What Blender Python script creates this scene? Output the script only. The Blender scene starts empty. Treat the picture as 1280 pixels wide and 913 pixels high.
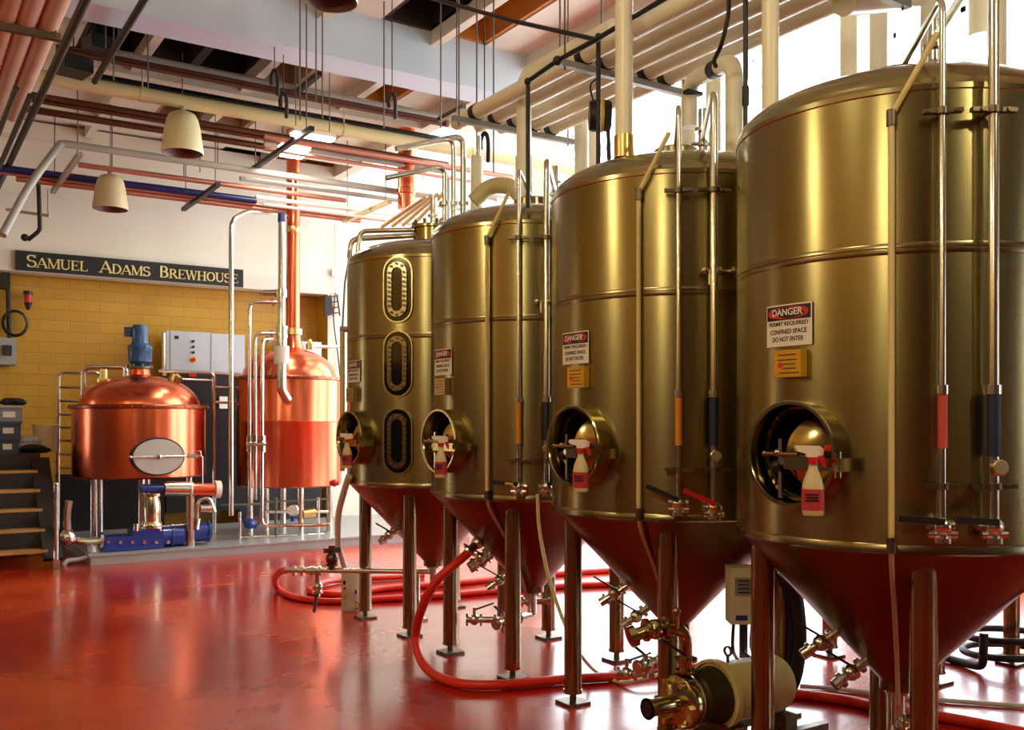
import bpy, bmesh, math, random
from mathutils import Vector, Matrix
random.seed(7)
PI = math.pi
C = bpy.context.scene.collection
EYE = 1.66; F = 1200.0; YH = 527.0
YAW = math.radians(33)
FW = Vector((math.sin(YAW), math.cos(YAW), 0)); RT = Vector((math.cos(YAW), -math.sin(YAW), 0))

# ---- a pixel of the photograph and a known distance / wall / height give a point of the room
def ray(px, py): return FW + RT*((px-640)/F) + Vector((0, 0, (YH-py)/F))
def at(px, py, Z): return Vector((0, 0, EYE)) + ray(px, py)*Z
def onV(px, py, V): r = ray(px, py); return Vector((0, 0, EYE)) + r*(V/r.y)
def onU(px, py, U): r = ray(px, py); return Vector((0, 0, EYE)) + r*(U/r.x)
def onH(px, py, h): r = ray(px, py); return Vector((0, 0, EYE)) + r*((h-EYE)/r.z)
def fl(px, py, h=0.03): return onH(px, py, h)

# ------------------------------------------------------------------ materials
def srgb(h):
    v = [int(h[i:i+2], 16)/255 for i in (0, 2, 4)]
    return tuple((c/12.92 if c <= .04045 else ((c+.055)/1.055)**2.4) for c in v) + (1,)
MATS = {}
def mat(name, col, rough=.5, metal=0., var=.12, scale=6., bump=0., aniso=0., coat=0., emit=0., alpha=None, spec=.5):
    if name in MATS: return MATS[name]
    m = bpy.data.materials.new(name); m.use_nodes = True; nt = m.node_tree
    b = nt.nodes['Principled BSDF']; c = srgb(col) if isinstance(col, str) else tuple(col)+(1,)
    tc = nt.nodes.new('ShaderNodeTexCoord'); n = nt.nodes.new('ShaderNodeTexNoise')
    n.inputs['Scale'].default_value = scale; n.inputs['Detail'].default_value = 4
    nt.links.new(tc.outputs['Object'], n.inputs['Vector'])
    mx = nt.nodes.new('ShaderNodeMix'); mx.data_type = 'RGBA'
    mx.inputs['A'].default_value = tuple(x*(1-var) for x in c[:3])+(1,)
    mx.inputs['B'].default_value = tuple(min(1, x*(1+var)) for x in c[:3])+(1,)
    nt.links.new(n.outputs['Fac'], mx.inputs['Factor']); nt.links.new(mx.outputs['Result'], b.inputs['Base Color'])
    b.inputs['Roughness'].default_value = rough; b.inputs['Metallic'].default_value = metal
    b.inputs['Specular IOR Level'].default_value = spec
    if coat: b.inputs['Coat Weight'].default_value = coat; b.inputs['Coat Roughness'].default_value = .08
    if aniso:
        b.inputs['Anisotropic'].default_value = aniso; b.inputs['Anisotropic Rotation'].default_value = .25
        t = nt.nodes.new('ShaderNodeTangent'); t.direction_type = 'RADIAL'; t.axis = 'Z'
        nt.links.new(t.outputs['Tangent'], b.inputs['Tangent'])
    if bump:
        bp = nt.nodes.new('ShaderNodeBump'); bp.inputs['Strength'].default_value = bump; bp.inputs['Distance'].default_value = .02
        nt.links.new(n.outputs['Fac'], bp.inputs['Height']); nt.links.new(bp.outputs['Normal'], b.inputs['Normal'])
    if emit:
        b.inputs['Emission Color'].default_value = c; b.inputs['Emission Strength'].default_value = emit
    MATS[name] = m
    return m

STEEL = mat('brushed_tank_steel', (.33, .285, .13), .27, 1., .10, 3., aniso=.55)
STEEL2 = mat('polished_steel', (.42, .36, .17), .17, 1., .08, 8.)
CONE = mat('shaded_cone_steel', (.21, .13, .08), .28, 1., .10, 3.)  # darker, redder copy of the tank steel; shade put into the colour
PIPE = mat('stainless_pipe', (.66, .64, .56), .20, 1., .08, 9.)
LEGM = mat('leg_steel', (.28, .235, .13), .24, 1., .12, 4.)
DSTEEL = mat('dull_dark_steel', (.16, .13, .09), .4, 1., .2, 12.)
GREYST = mat('grey_steel', '9a9a94', .45, .5, .08, 5.)
COPPER = mat('polished_copper', (.80, .18, .085), .25, 1., .14, 2.5, aniso=.4)
COPPERP = mat('copper_pipe', (.52, .23, .15), .35, .7, .15, 5.)
COPPERR = mat('copper_rim', (.36, .13, .07), .35, 1., .15, 5.)
BRASS = mat('brass', (.75, .55, .2), .3, 1., .1, 10.)
CREAM = mat('cream_hose', 'd8c98a', .45, 0, .06, 10.)
INSUL = mat('white_pipe_insulation', 'efe9cf', .32, 0, .07, 3.)
INSULR = mat('red_bounce_insulation', 'c79a80', .45, 0, .15, 3.)  # red bounce from the floor is mixed into this insulation colour
CREAMP = mat('cream_painted_pipe', 'cdbf8a', .45, 0, .08, 4.)
GREYP = mat('grey_painted_pipe', 'a39e92', .5, 0, .08, 4.)
BLACK = mat('black_rubber', '0c0b0b', .5, 0, .2, 9.)
BLACKP = mat('black_painted_steel', '17130f', .45, 0, .2, 9.)
BROWNP = mat('brown_copper_pipe', '5a3322', .4, .4, .15, 5.)
NAVYP = mat('navy_pipe', '101c58', .4, 0, .1, 5.)
BLUE = mat('blue_machine_paint', '0f2f80', .35, 0, .15, 6., coat=.4)
BLUEM = mat('blue_motor_paint', '2a5580', .35, 0, .15, 6., coat=.3)
REDH = mat('red_rubber_hose', 'd8290b', .38, 0, .12, 5.)
REDP = mat('red_plastic', 'c01510', .4, 0, .1, 8.)
WHITEPL = mat('white_plastic', 'e4e0cc', .4, 0, .05, 8.)
BOTTLE = mat('bottle_plastic', 'cdbf8c', .3, 0, .05, 8.)
LABELR = mat('red_label_paper', 'b03040', .5, 0, .25, 90.)
ORANGE = mat('orange_grip', 'd28a1c', .5, 0, .1, 20.)
PINKG = mat('pink_red_grip', 'c0463a', .5, 0, .1, 20.)
NAVYG = mat('navy_grip', '14203c', .5, 0, .3, 60.)
YELLOW = mat('yellow_paint', 'e0b42a', .45, 0, .08, 9.)
SIGNW = mat('sign_white', 'e8e6d8', .5, 0, .03, 9.)
SIGNK = mat('sign_black', '0d0b0c', .5, 0, .1, 9.)
SIGNR = mat('sign_red', 'd52a20', .5, 0, .05, 9.)
GOLD = mat('gold_leaf', 'e2cf86', .35, .35, .08, 12.)
PLAQ = mat('gold_data_plate', 'd8a82c', .35, .4, .15, 30.)
BEIGEM = mat('cream_motor_paint', 'cfc07c', .4, 0, .12, 8.)
BOXM = mat('beige_box', 'c3bc98', .5, 0, .05, 8.)
WOOD = mat('worn_wood_tread', 'b08040', .6, 0, .25, 12.)
DWOOD = mat('dark_wood', '20140c', .6, 0, .25, 6.)
SHADE = mat('cream_lamp_shade', 'e9deA8'.lower(), .4, 0, .04, 6.)
SHADEB = mat('tan_lamp_shade', 'c9b98e', .45, 0, .06, 6.)
SHADEI = mat('brown_lamp_inside', '6b3a2a', .5, 0, .1, 6.)
GLASSD = mat('dark_sight_glass', '050504', .06, 0, 0, 5., coat=.6)
CABM = mat('silver_cabinet', 'b9bcc0', .4, .25, .05, 4.)
CABD = mat('cabinet_shade_dark', '120e0b', .5, .2, .1, 4.)  # near-black of the cabinet, also used for shade under the kettles
TUBBLUE = mat('blue_grey_tub', '39465c', .5, 0, .1, 8.)
ROD = mat('hanger_rod_steel', '6e695e', .5, .4, .1, 8.)
WHITEW = mat('white_wall_paint', 'ddd8c6', .6, 0, .03, 2., bump=.05)
WHITEC = mat('white_concrete_paint', 'd9d0bd', .7, 0, .07, 1.5, bump=.1)
WHITEB = mat('beam_paint', 'c6d4de', .6, 0, .05, 1.5, bump=.05)
WHITET = mat('white_truss_paint', 'e6e6e4', .6, 0, .04, 2.)
ORDECK = mat('orange_timber_deck', 'b06a12', .7, 0, .35, 2.5)
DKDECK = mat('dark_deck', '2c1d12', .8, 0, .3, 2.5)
TANDECK = mat('tan_deck', '9a7a55', .7, 0, .2, 2.5)
LAMPE = mat('lit_tube', (1, .93, .8), .5, emit=14.)
GRAYPLAT = mat('platform_steel', 'a7a5a0', .35, .3, .1, 6.)
TICK = mat('volume_mark', '33280f', .5)

def brick_mat():
    m = bpy.data.materials.new('yellow_painted_block'); m.use_nodes = True; nt = m.node_tree; b = nt.nodes['Principled BSDF']
    tc = nt.nodes.new('ShaderNodeTexCoord'); sp = nt.nodes.new('ShaderNodeSeparateXYZ'); ad = nt.nodes.new('ShaderNodeMath'); cb = nt.nodes.new('ShaderNodeCombineXYZ')
    nt.links.new(tc.outputs['Object'], sp.inputs[0]); ad.operation = 'ADD'
    nt.links.new(sp.outputs[0], ad.inputs[0]); nt.links.new(sp.outputs[1], ad.inputs[1])
    nt.links.new(ad.outputs[0], cb.inputs[0]); nt.links.new(sp.outputs[2], cb.inputs[1])
    br = nt.nodes.new('ShaderNodeTexBrick'); nt.links.new(cb.outputs[0], br.inputs['Vector'])
    br.inputs['Scale'].default_value = 1; br.inputs['Brick Width'].default_value = .40; br.inputs['Row Height'].default_value = .155
    br.inputs['Mortar Size'].default_value = .008; br.inputs['Mortar Smooth'].default_value = .4
    br.inputs['Color1'].default_value = srgb('c4921f'); br.inputs['Color2'].default_value = srgb('bd8c1d'); br.inputs['Mortar'].default_value = srgb('ad821f')
    nt.links.new(br.outputs['Color'], b.inputs['Base Color']); b.inputs['Roughness'].default_value = .4
    bp = nt.nodes.new('ShaderNodeBump'); bp.inputs['Strength'].default_value = .4; bp.inputs['Distance'].default_value = .006; bp.invert = True
    nt.links.new(br.outputs['Fac'], bp.inputs['Height']); nt.links.new(bp.outputs['Normal'], b.inputs['Normal'])
    return m
BRICK = brick_mat()

def floor_mat():
    m = bpy.data.materials.new('red_sealed_floor'); m.use_nodes = True; nt = m.node_tree; b = nt.nodes['Principled BSDF']
    tc = nt.nodes.new('ShaderNodeTexCoord')
    def noise(s, d=5, dist=0.):
        n = nt.nodes.new('ShaderNodeTexNoise'); n.inputs['Scale'].default_value = s; n.inputs['Detail'].default_value = d
        n.inputs['Distortion'].default_value = dist; nt.links.new(tc.outputs['Object'], n.inputs['Vector']); return n
    n1 = noise(.55, 4, .6); n2 = noise(3.5, 6, .4)
    r = nt.nodes.new('ShaderNodeValToRGB'); e = r.color_ramp.elements
    e[0].position = .42; e[0].color = srgb('9a0602'); e[1].position = .68; e[1].color = srgb('c84008')  # orange end of the noise stands in for warm lamp reflection
    nt.links.new(n1.outputs['Fac'], r.inputs['Fac'])
    mx = nt.nodes.new('ShaderNodeMix'); mx.data_type = 'RGBA'; mx.blend_type = 'MULTIPLY'; mx.inputs['Factor'].default_value = .5
    nt.links.new(r.outputs['Color'], mx.inputs['A'])
    r2 = nt.nodes.new('ShaderNodeValToRGB'); r2.color_ramp.elements[0].position = .3; r2.color_ramp.elements[0].color = (.62, .5, .5, 1); r2.color_ramp.elements[1].position = .6
    nt.links.new(n2.outputs['Fac'], r2.inputs['Fac']); nt.links.new(r2.outputs['Color'], mx.inputs['B'])
    nt.links.new(mx.outputs['Result'], b.inputs['Base Color'])
    r3 = nt.nodes.new('ShaderNodeMapRange'); r3.inputs['From Min'].default_value = .3; r3.inputs['From Max'].default_value = .7
    r3.inputs['To Min'].default_value = .17; r3.inputs['To Max'].default_value = .33
    nt.links.new(n1.outputs['Fac'], r3.inputs['Value']); nt.links.new(r3.outputs['Result'], b.inputs['Roughness'])
    b.inputs['Specular IOR Level'].default_value = .5
    b.inputs['Coat Weight'].default_value = .24; b.inputs['Coat Roughness'].default_value = .12
    bp = nt.nodes.new('ShaderNodeBump'); bp.inputs['Strength'].default_value = .25; bp.inputs['Distance'].default_value = .012
    n4 = noise(2.2, 3, .8)
    nt.links.new(n4.outputs['Fac'], bp.inputs['Height']); nt.links.new(bp.outputs['Normal'], b.inputs['Normal']); nt.links.new(bp.outputs['Normal'], b.inputs['Coat Normal'])
    return m
FLOORM = floor_mat()

def glass_mat():
    m = bpy.data.materials.new('window_glass'); m.use_nodes = True; nt = m.node_tree
    for n in list(nt.nodes):
        if n.type != 'OUTPUT_MATERIAL': nt.nodes.remove(n)
    out = nt.nodes['Material Output']; t = nt.nodes.new('ShaderNodeBsdfTransparent'); t.inputs[0].default_value = (.94, .96, .97, 1)
    g = nt.nodes.new('ShaderNodeBsdfGlossy'); g.inputs['Roughness'].default_value = .02
    mx = nt.nodes.new('ShaderNodeMixShader'); mx.inputs[0].default_value = .06
    nt.links.new(t.outputs[0], mx.inputs[1]); nt.links.new(g.outputs[0], mx.inputs[2]); nt.links.new(mx.outputs[0], out.inputs[0])
    return m
GLASS = glass_mat()

# ------------------------------------------------------------------ mesh builder
ROOT = {}
class MB:
    def __init__(s): s.bm = bmesh.new()
    def box(s, c, size, rz=0, M=None):
        g = bmesh.ops.create_cube(s.bm, size=1)
        T = Matrix.Translation(c) @ (M if M else Matrix.Rotation(rz, 4, 'Z')) @ Matrix.Diagonal((*size, 1))
        bmesh.ops.transform(s.bm, matrix=T, verts=g['verts']); return s
    def bb(s, a, b):
        a = Vector(a); b = Vector(b); return s.box((a+b)/2, [abs(x) for x in (b-a)])
    def cyl(s, p0, p1, r, r2=None, seg=16, cap=True):
        p0 = Vector(p0); p1 = Vector(p1); d = p1-p0
        g = bmesh.ops.create_cone(s.bm, cap_ends=cap, segments=seg, radius1=r, radius2=r if r2 is None else r2, depth=d.length)
        q = d.to_track_quat('Z', 'Y').to_matrix().to_4x4()
        bmesh.ops.transform(s.bm, matrix=Matrix.Translation((p0+p1)/2) @ q, verts=g['verts']); return s
    def bar(s, p0, p1, w, h):
        p0 = Vector(p0); p1 = Vector(p1); d = p1-p0
        q = d.to_track_quat('Z', 'Y').to_matrix().to_4x4()
        return s.box((p0+p1)/2, (w, h, d.length), M=q)
    def sph(s, c, r, seg=12, sc=(1, 1, 1)):
        g = bmesh.ops.create_uvsphere(s.bm, u_segments=seg, v_segments=max(6, seg//2), radius=r)
        bmesh.ops.transform(s.bm, matrix=Matrix.Translation(c) @ Matrix.Diagonal((*sc, 1)), verts=g['verts']); return s
    def tube(s, pts, r, seg=10, bend=0, cap=True):
        P = [Vector(p) for p in pts]
        if bend:
            Q = [P[0]]
            for i in range(1, len(P)-1):
                a, b, c = P[i-1], P[i], P[i+1]; l = min(bend, (a-b).length*.49, (c-b).length*.49)
                A = b+(a-b).normalized()*l; B = b+(c-b).normalized()*l
                for k in range(6):
                    t = k/5; Q.append(A*(1-t)**2+b*2*t*(1-t)+B*t*t)
            Q.append(P[-1]); P = Q
        rings = []; prev = None; n = len(P)
        for i, p in enumerate(P):
            d = (P[min(i+1, n-1)]-P[max(i-1, 0)])
            if d.length < 1e-9: d = Vector((0, 0, 1))
            d.normalize()
            if prev is None:
                u = d.orthogonal().normalized()
            else:
                u = (prev-d*prev.dot(d))
                u = u.normalized() if u.length > 1e-6 else d.orthogonal().normalized()
            prev = u; v = d.cross(u); rr = r(i/(n-1)) if callable(r) else r
            rings.append([s.bm.verts.new(p+(u*math.cos(2*PI*k/seg)+v*math.sin(2*PI*k/seg))*rr) for k in range(seg)])
        for a, b in zip(rings, rings[1:]):
            for k in range(seg): s.bm.faces.new((a[k], a[(k+1) % seg], b[(k+1) % seg], b[k]))
        if cap: s.bm.faces.new(rings[0][::-1]); s.bm.faces.new(rings[-1])
        return s
    def lathe(s, prof, c, seg=64, axis=None, skip=None):
        c = Vector(c); q = Matrix.Identity(3) if axis is None else Vector(axis).to_track_quat('Z', 'Y').to_matrix()
        rings = []
        for r, z in prof:
            if r < 1e-6: rings.append([s.bm.verts.new(c+q@Vector((0, 0, z)))])
            else: rings.append([s.bm.verts.new(c+q@Vector((r*math.cos(2*PI*k/seg), r*math.sin(2*PI*k/seg), z))) for k in range(seg)])
        for a, b in zip(rings, rings[1:]):
            for k in range(seg):
                k2 = (k+1) % seg
                if len(a) == 1 and len(b) == 1: continue
                f = (a[0], b[k2], b[k]) if len(a) == 1 else ((a[k], a[k2], b[0]) if len(b) == 1 else (a[k], a[k2], b[k2], b[k]))
                if skip:
                    m = sum((v.co for v in f), Vector())/len(f)
                    if skip(m-c): continue
                s.bm.faces.new(f)
        return s
    def prism(s, pts2, o, ux, uy, depth):
        ux = Vector(ux); uy = Vector(uy); o = Vector(o); n = ux.cross(uy).normalized()
        a = [s.bm.verts.new(o+ux*x+uy*y) for x, y in pts2]; b = [s.bm.verts.new(o+ux*x+uy*y+n*depth) for x, y in pts2]
        s.bm.faces.new(a[::-1]); s.bm.faces.new(b)
        for i in range(len(a)): j = (i+1) % len(a); s.bm.faces.new((a[i], a[j], b[j], b[i]))
        return s
    def build(s, name, m, parent=None, smooth=True, ang=35):
        bmesh.ops.recalc_face_normals(s.bm, faces=s.bm.faces)
        me = bpy.data.meshes.new(name)
        vs = s.bm.verts
        if parent is not None: off = ROOT[parent.name]
        else:
            xs = [v.co.x for v in vs]; ys = [v.co.y for v in vs]; zs = [v.co.z for v in vs]
            off = Vector(((min(xs)+max(xs))/2, (min(ys)+max(ys))/2, min(zs)))
        bmesh.ops.translate(s.bm, vec=-off, verts=vs)
        s.bm.to_mesh(me); s.bm.free(); me.materials.append(m)
        if smooth:
            me.shade_smooth(); me.set_sharp_from_angle(angle=math.radians(ang))
        o = bpy.data.objects.new(name, me); C.objects.link(o)
        if parent is not None: o.parent = parent
        else: o.location = off
        ROOT[o.name] = off
        return o

def thing(name, label, cat, loc, group=None):
    o = bpy.data.objects.new(name, None); C.objects.link(o); o.empty_display_size = .1
    o.location = loc; ROOT[o.name] = Vector(loc); o['label'] = label; o['category'] = cat
    if group: o['group'] = group
    return o
def tag(o, label, cat, group=None):
    o['label'] = label; o['category'] = cat
    if group: o['group'] = group
    return o
def struct(o): o['kind'] = 'structure'; return o
def cat_curve(P, n=8):
    P = [Vector(p) for p in P]; out = []
    for i in range(len(P)-1):
        p0 = P[max(i-1, 0)]; p1 = P[i]; p2 = P[i+1]; p3 = P[min(i+2, len(P)-1)]
        for k in range(n):
            t = k/n; out.append(.5*((2*p1)+(p2-p0)*t+(2*p0-5*p1+4*p2-p3)*t*t+(3*p1-p0-3*p2+p3)*t**3))
    out.append(P[-1]); return out

def text_mesh(txt, size, bold=.0, depth=.002):
    cu = bpy.data.curves.new('lettering', 'FONT'); cu.body = txt; cu.size = size; cu.align_x = 'CENTER'; cu.align_y = 'CENTER'
    cu.offset = bold; cu.extrude = depth; cu.resolution_u = 3; cu.space_line = .9
    o = bpy.data.objects.new('lettering_source', cu); C.objects.link(o)
    dg = bpy.context.evaluated_depsgraph_get(); me = bpy.data.meshes.new_from_object(o.evaluated_get(dg))
    vs = [v.co.copy() for v in me.vertices]; fs = [tuple(p.vertices) for p in me.polygons]
    bpy.data.objects.remove(o); bpy.data.curves.remove(cu); bpy.data.meshes.remove(me)
    return vs, fs
def add_text(mb, txt, width, height, fn, bold=.0, depth=.002):
    vs, fs = text_mesh(txt, .1, bold, depth)
    x0 = min(v.x for v in vs); x1 = max(v.x for v in vs); y0 = min(v.y for v in vs); y1 = max(v.y for v in vs)
    V = [mb.bm.verts.new(fn((v.x-(x0+x1)/2)/(x1-x0)*width, (v.y-(y0+y1)/2)/(y1-y0)*height, v.z)) for v in vs]
    for f in fs:
        try: mb.bm.faces.new([V[i] for i in f])
        except ValueError: pass

# ================================================================== THE ROOM
UL, UR, VF, VB = -4.5, 9.8, -5.0, 14.6
LOWC, HIGHC, USTEP = 5.73, 8.4, 5.95
struct(MB().bb((UL, VF, -.1), (UR, VB+.8, 0)).build('floor', FLOORM, smooth=False))
# back wall: white upper part and white right part, yellow block wall set back in a wide opening
UJ = 5.94; LINT = 3.705
m = MB().bb((UL-.2, VB, LINT), (UJ, VB+.3, HIGHC)).bb((UJ, VB, 0), (UR+.2, VB+.3, HIGHC))
wb = struct(m.build('wall_back', WHITEW, smooth=False))
m = MB().bb((UL-.2, VB+.46, 0), (UJ, VB+.7, LINT+.3)).bb((UJ-.001, VB+.3, 0), (UJ+.15, VB+.7, LINT+.3))
m.bb((UJ-.002, VB+.005, 0), (UJ-.0005, VB+.5, LINT)).bb((UL, VB+.3, LINT), (UJ, VB+.5, LINT+.02))
struct(m.build('wall_recess', BRICK, smooth=False))
DARKW = mat('unseen_dark_wall', '3c2716', .5)  # unseen walls, coloured dark so the tanks have darkness to reflect
m = MB().bb((UL-.2, VF, 0), (UL, VB, 2.6)); struct(m.build('wall_left', DARKW, smooth=False))
m = MB().bb((UL-.2, VF, 2.6), (UL, VB, LOWC+.6)); struct(m.build('wall_left_upper', BRICK, smooth=False))  # unseen upper wall, given yellow block to reflect gold in the tanks
FWN = (7.6, 9.2, 1.0, 3.6)
m = MB().bb((UL-.2, VF-.2, 0), (UR+.2, VF, FWN[2])).bb((UL-.2, VF-.2, FWN[2]), (FWN[0], VF, FWN[3])).bb((FWN[1], VF-.2, FWN[2]), (UR+.2, VF, FWN[3])).bb((UL-.2, VF-.2, FWN[3]), (UR+.2, VF, HIGHC))
struct(m.build('wall_front', DARKW, smooth=False))
w = struct(MB().bb((FWN[0], VF-.1, FWN[2]), (FWN[1], VF-.092, FWN[3])).build('window_7', GLASS, smooth=False))
f = MB()
for k in range(4): x = FWN[0]+(FWN[1]-FWN[0])*k/3; f.bb((x-.03, VF-.14, FWN[2]), (x+.03, VF-.04, FWN[3]))
f.build('window_frame', WHITET, w, smooth=False)
# right wall with tall windows
WIN = [(4.4, 7.0), (7.7, 10.3), (11.0, 13.9)]
m = MB(); Z0, Z1 = .5, 7.6
m.bb((UR, VF, 0), (UR+.25, VB, Z0)).bb((UR, VF, Z1), (UR+.25, VB, HIGHC))
edges = [VF]+[e for w in WIN for e in w]+[VB]
for i in range(0, len(edges), 2): m.bb((UR, edges[i], Z0), (UR+.25, edges[i+1], Z1))
struct(m.build('wall_right', WHITEW, smooth=False))
for i, (a, b) in enumerate(WIN):
    w = struct(MB().bb((UR+.12, a, Z0), (UR+.128, b, Z1)).build('window_%d' % (i+1), GLASS, smooth=False))
    f = MB(); nv = 3; nz = 5
    for k in range(nv+1):
        y = a+(b-a)*k/nv; f.bb((UR+.08, y-.03, Z0), (UR+.18, y+.03, Z1))
    for k in range(nz+1):
        z = Z0+(Z1-Z0)*k/nz; f.bb((UR+.08, a, z-.03), (UR+.18, b, z+.03))
    f.build('window_frame', WHITET, w, smooth=False)
# low ceiling with beams and coffers over the hall
BE = [-5.0, -1.6, 1.9, 5.4, 8.88, 11.35, 13.35, 14.6]
ce = MB(); rec = {'orange': MB(), 'dark': MB(), 'tan': MB()}
cells = {}
DU = .62
def cell(px, py):
    p = onH(px, py, LOWC); i = int((p.x-UL)//DU); j = max(k for k in range(len(BE)) if BE[k] <= p.y); return i, j
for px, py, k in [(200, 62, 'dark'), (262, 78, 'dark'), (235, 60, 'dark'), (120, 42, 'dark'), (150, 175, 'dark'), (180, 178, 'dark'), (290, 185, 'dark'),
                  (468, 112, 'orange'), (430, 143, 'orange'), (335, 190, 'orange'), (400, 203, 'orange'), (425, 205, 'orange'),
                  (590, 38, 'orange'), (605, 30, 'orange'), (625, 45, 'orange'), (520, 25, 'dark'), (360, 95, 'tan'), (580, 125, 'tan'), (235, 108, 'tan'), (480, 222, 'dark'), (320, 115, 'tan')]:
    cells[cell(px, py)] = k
nU = int(math.ceil((USTEP-UL)/DU))
for i in range(nU):
    for j in range(len(BE)-1):
        u0 = UL+i*DU; u1 = min(USTEP, u0+DU); v0, v1 = BE[j], BE[j+1]
        k = cells.get((i, j))
        if k is None: ce.bb((u0, v0, LOWC), (u1, v1, LOWC+.12))
        else:
            r = rec[k]; t = .05; H = LOWC+.55
            r.bb((u0, v0, H), (u1, v1, H+.05)).bb((u0, v0, LOWC+.01), (u0+t, v1, H)).bb((u1-t, v0, LOWC+.01), (u1, v1, H)).bb((u0, v0, LOWC+.01), (u1, v0+t, H)).bb((u0, v1-t, LOWC+.01), (u1, v1, H))
ce.bb((UL, VF, LOWC+.62), (USTEP, VB, LOWC+.7))
struct(ce.build('ceiling', WHITEC, smooth=False))
for n_, (k, mm) in enumerate((('orange', ORDECK), ('dark', DKDECK), ('tan', TANDECK))): struct(rec[k].build('ceiling_deck', mm, smooth=False))
tr = 0
def trim(mb, mt=WHITEC, sm=False):
    global tr; tr += 1; return struct(mb.build('trim_%d' % tr, mt, smooth=sm))
trim(MB().bb((UL, 8.88, 5.25), (USTEP, 9.3, LOWC+.1)), WHITEB)
trim(MB().bb((UL, 11.35, 5.55), (USTEP, 11.6, LOWC+.1))); trim(MB().bb((UL, 13.35, 5.55), (USTEP, 13.6, LOWC+.1)))
trim(MB().bb((UL, 14.35, 5.5), (USTEP, VB, 5.7)))
for v in (-1.6, 1.9, 5.4): trim(MB().bb((UL, v, 5.25), (USTEP, v+.4, LOWC+.1)), WHITEB)
for i in range(1, nU, 2):      # stems of the concrete deck between the beams
    u = UL+i*DU; trim(MB().bb((u-.05, 9.3, LOWC-.14), (u+.05, 14.35, LOWC+.05)))
    trim(MB().bb((u-.05, 5.8, LOWC-.14), (u+.05, 8.88, LOWC+.05)))
trim(MB().bb((USTEP, VF, 5.55), (USTEP+.18, VB, HIGHC)), WHITEC)
# high bay roof with skylights
m = MB(); SK = [(5.0, 7.8), (9.0, 11.6), (12.4, 14.0)]; a0, a1 = 6.7, 9.2
m.bb((USTEP, VF, HIGHC), (a0, VB+.3, HIGHC+.15)).bb((a1, VF, HIGHC), (UR+.25, VB+.3, HIGHC+.15))
e2 = [VF]+[e for w in SK for e in w]+[VB+.3]
for i in range(0, len(e2), 2): m.bb((a0, e2[i], HIGHC), (a1, e2[i+1], HIGHC+.15))
struct(m.build('ceiling_high', WHITEC, smooth=False))
for i, (a, b) in enumerate(SK):
    w = struct(MB().bb((a0, a, HIGHC+.05), (a1, b, HIGHC+.058)).build('window_%d' % (i+4), GLASS, smooth=False))
    f = MB()
    for k in range(4): y = a+(b-a)*k/3; f.bb((a0, y-.03, HIGHC+.03), (a1, y+.03, HIGHC+.1))
    f.build('window_frame', WHITET, w, smooth=False)
# white steel roof frames crossing the high bay
for v in (4.6, 8.3, 12.0):
    m = MB().bb((USTEP+.18, v-.08, 5.9), (UR, v+.08, 6.05)).bb((USTEP+.18, v-.08, 7.6), (UR, v+.08, 7.75))
    n = 4; L = UR-USTEP-.18
    for k in range(n):
        x0 = USTEP+.18+L*k/n; x1 = USTEP+.18+L*(k+1)/n
        za, zb = (6.0, 7.65) if k % 2 else (7.65, 6.0)
        m.bar((x0, v, za), (x1, v, zb), .1, .1)
    trim(m, WHITET)
for u in (7.0, 8.4): trim(MB().bb((u-.06, VF, 7.75), (u+.06, VB, 7.95)), WHITET)

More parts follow.
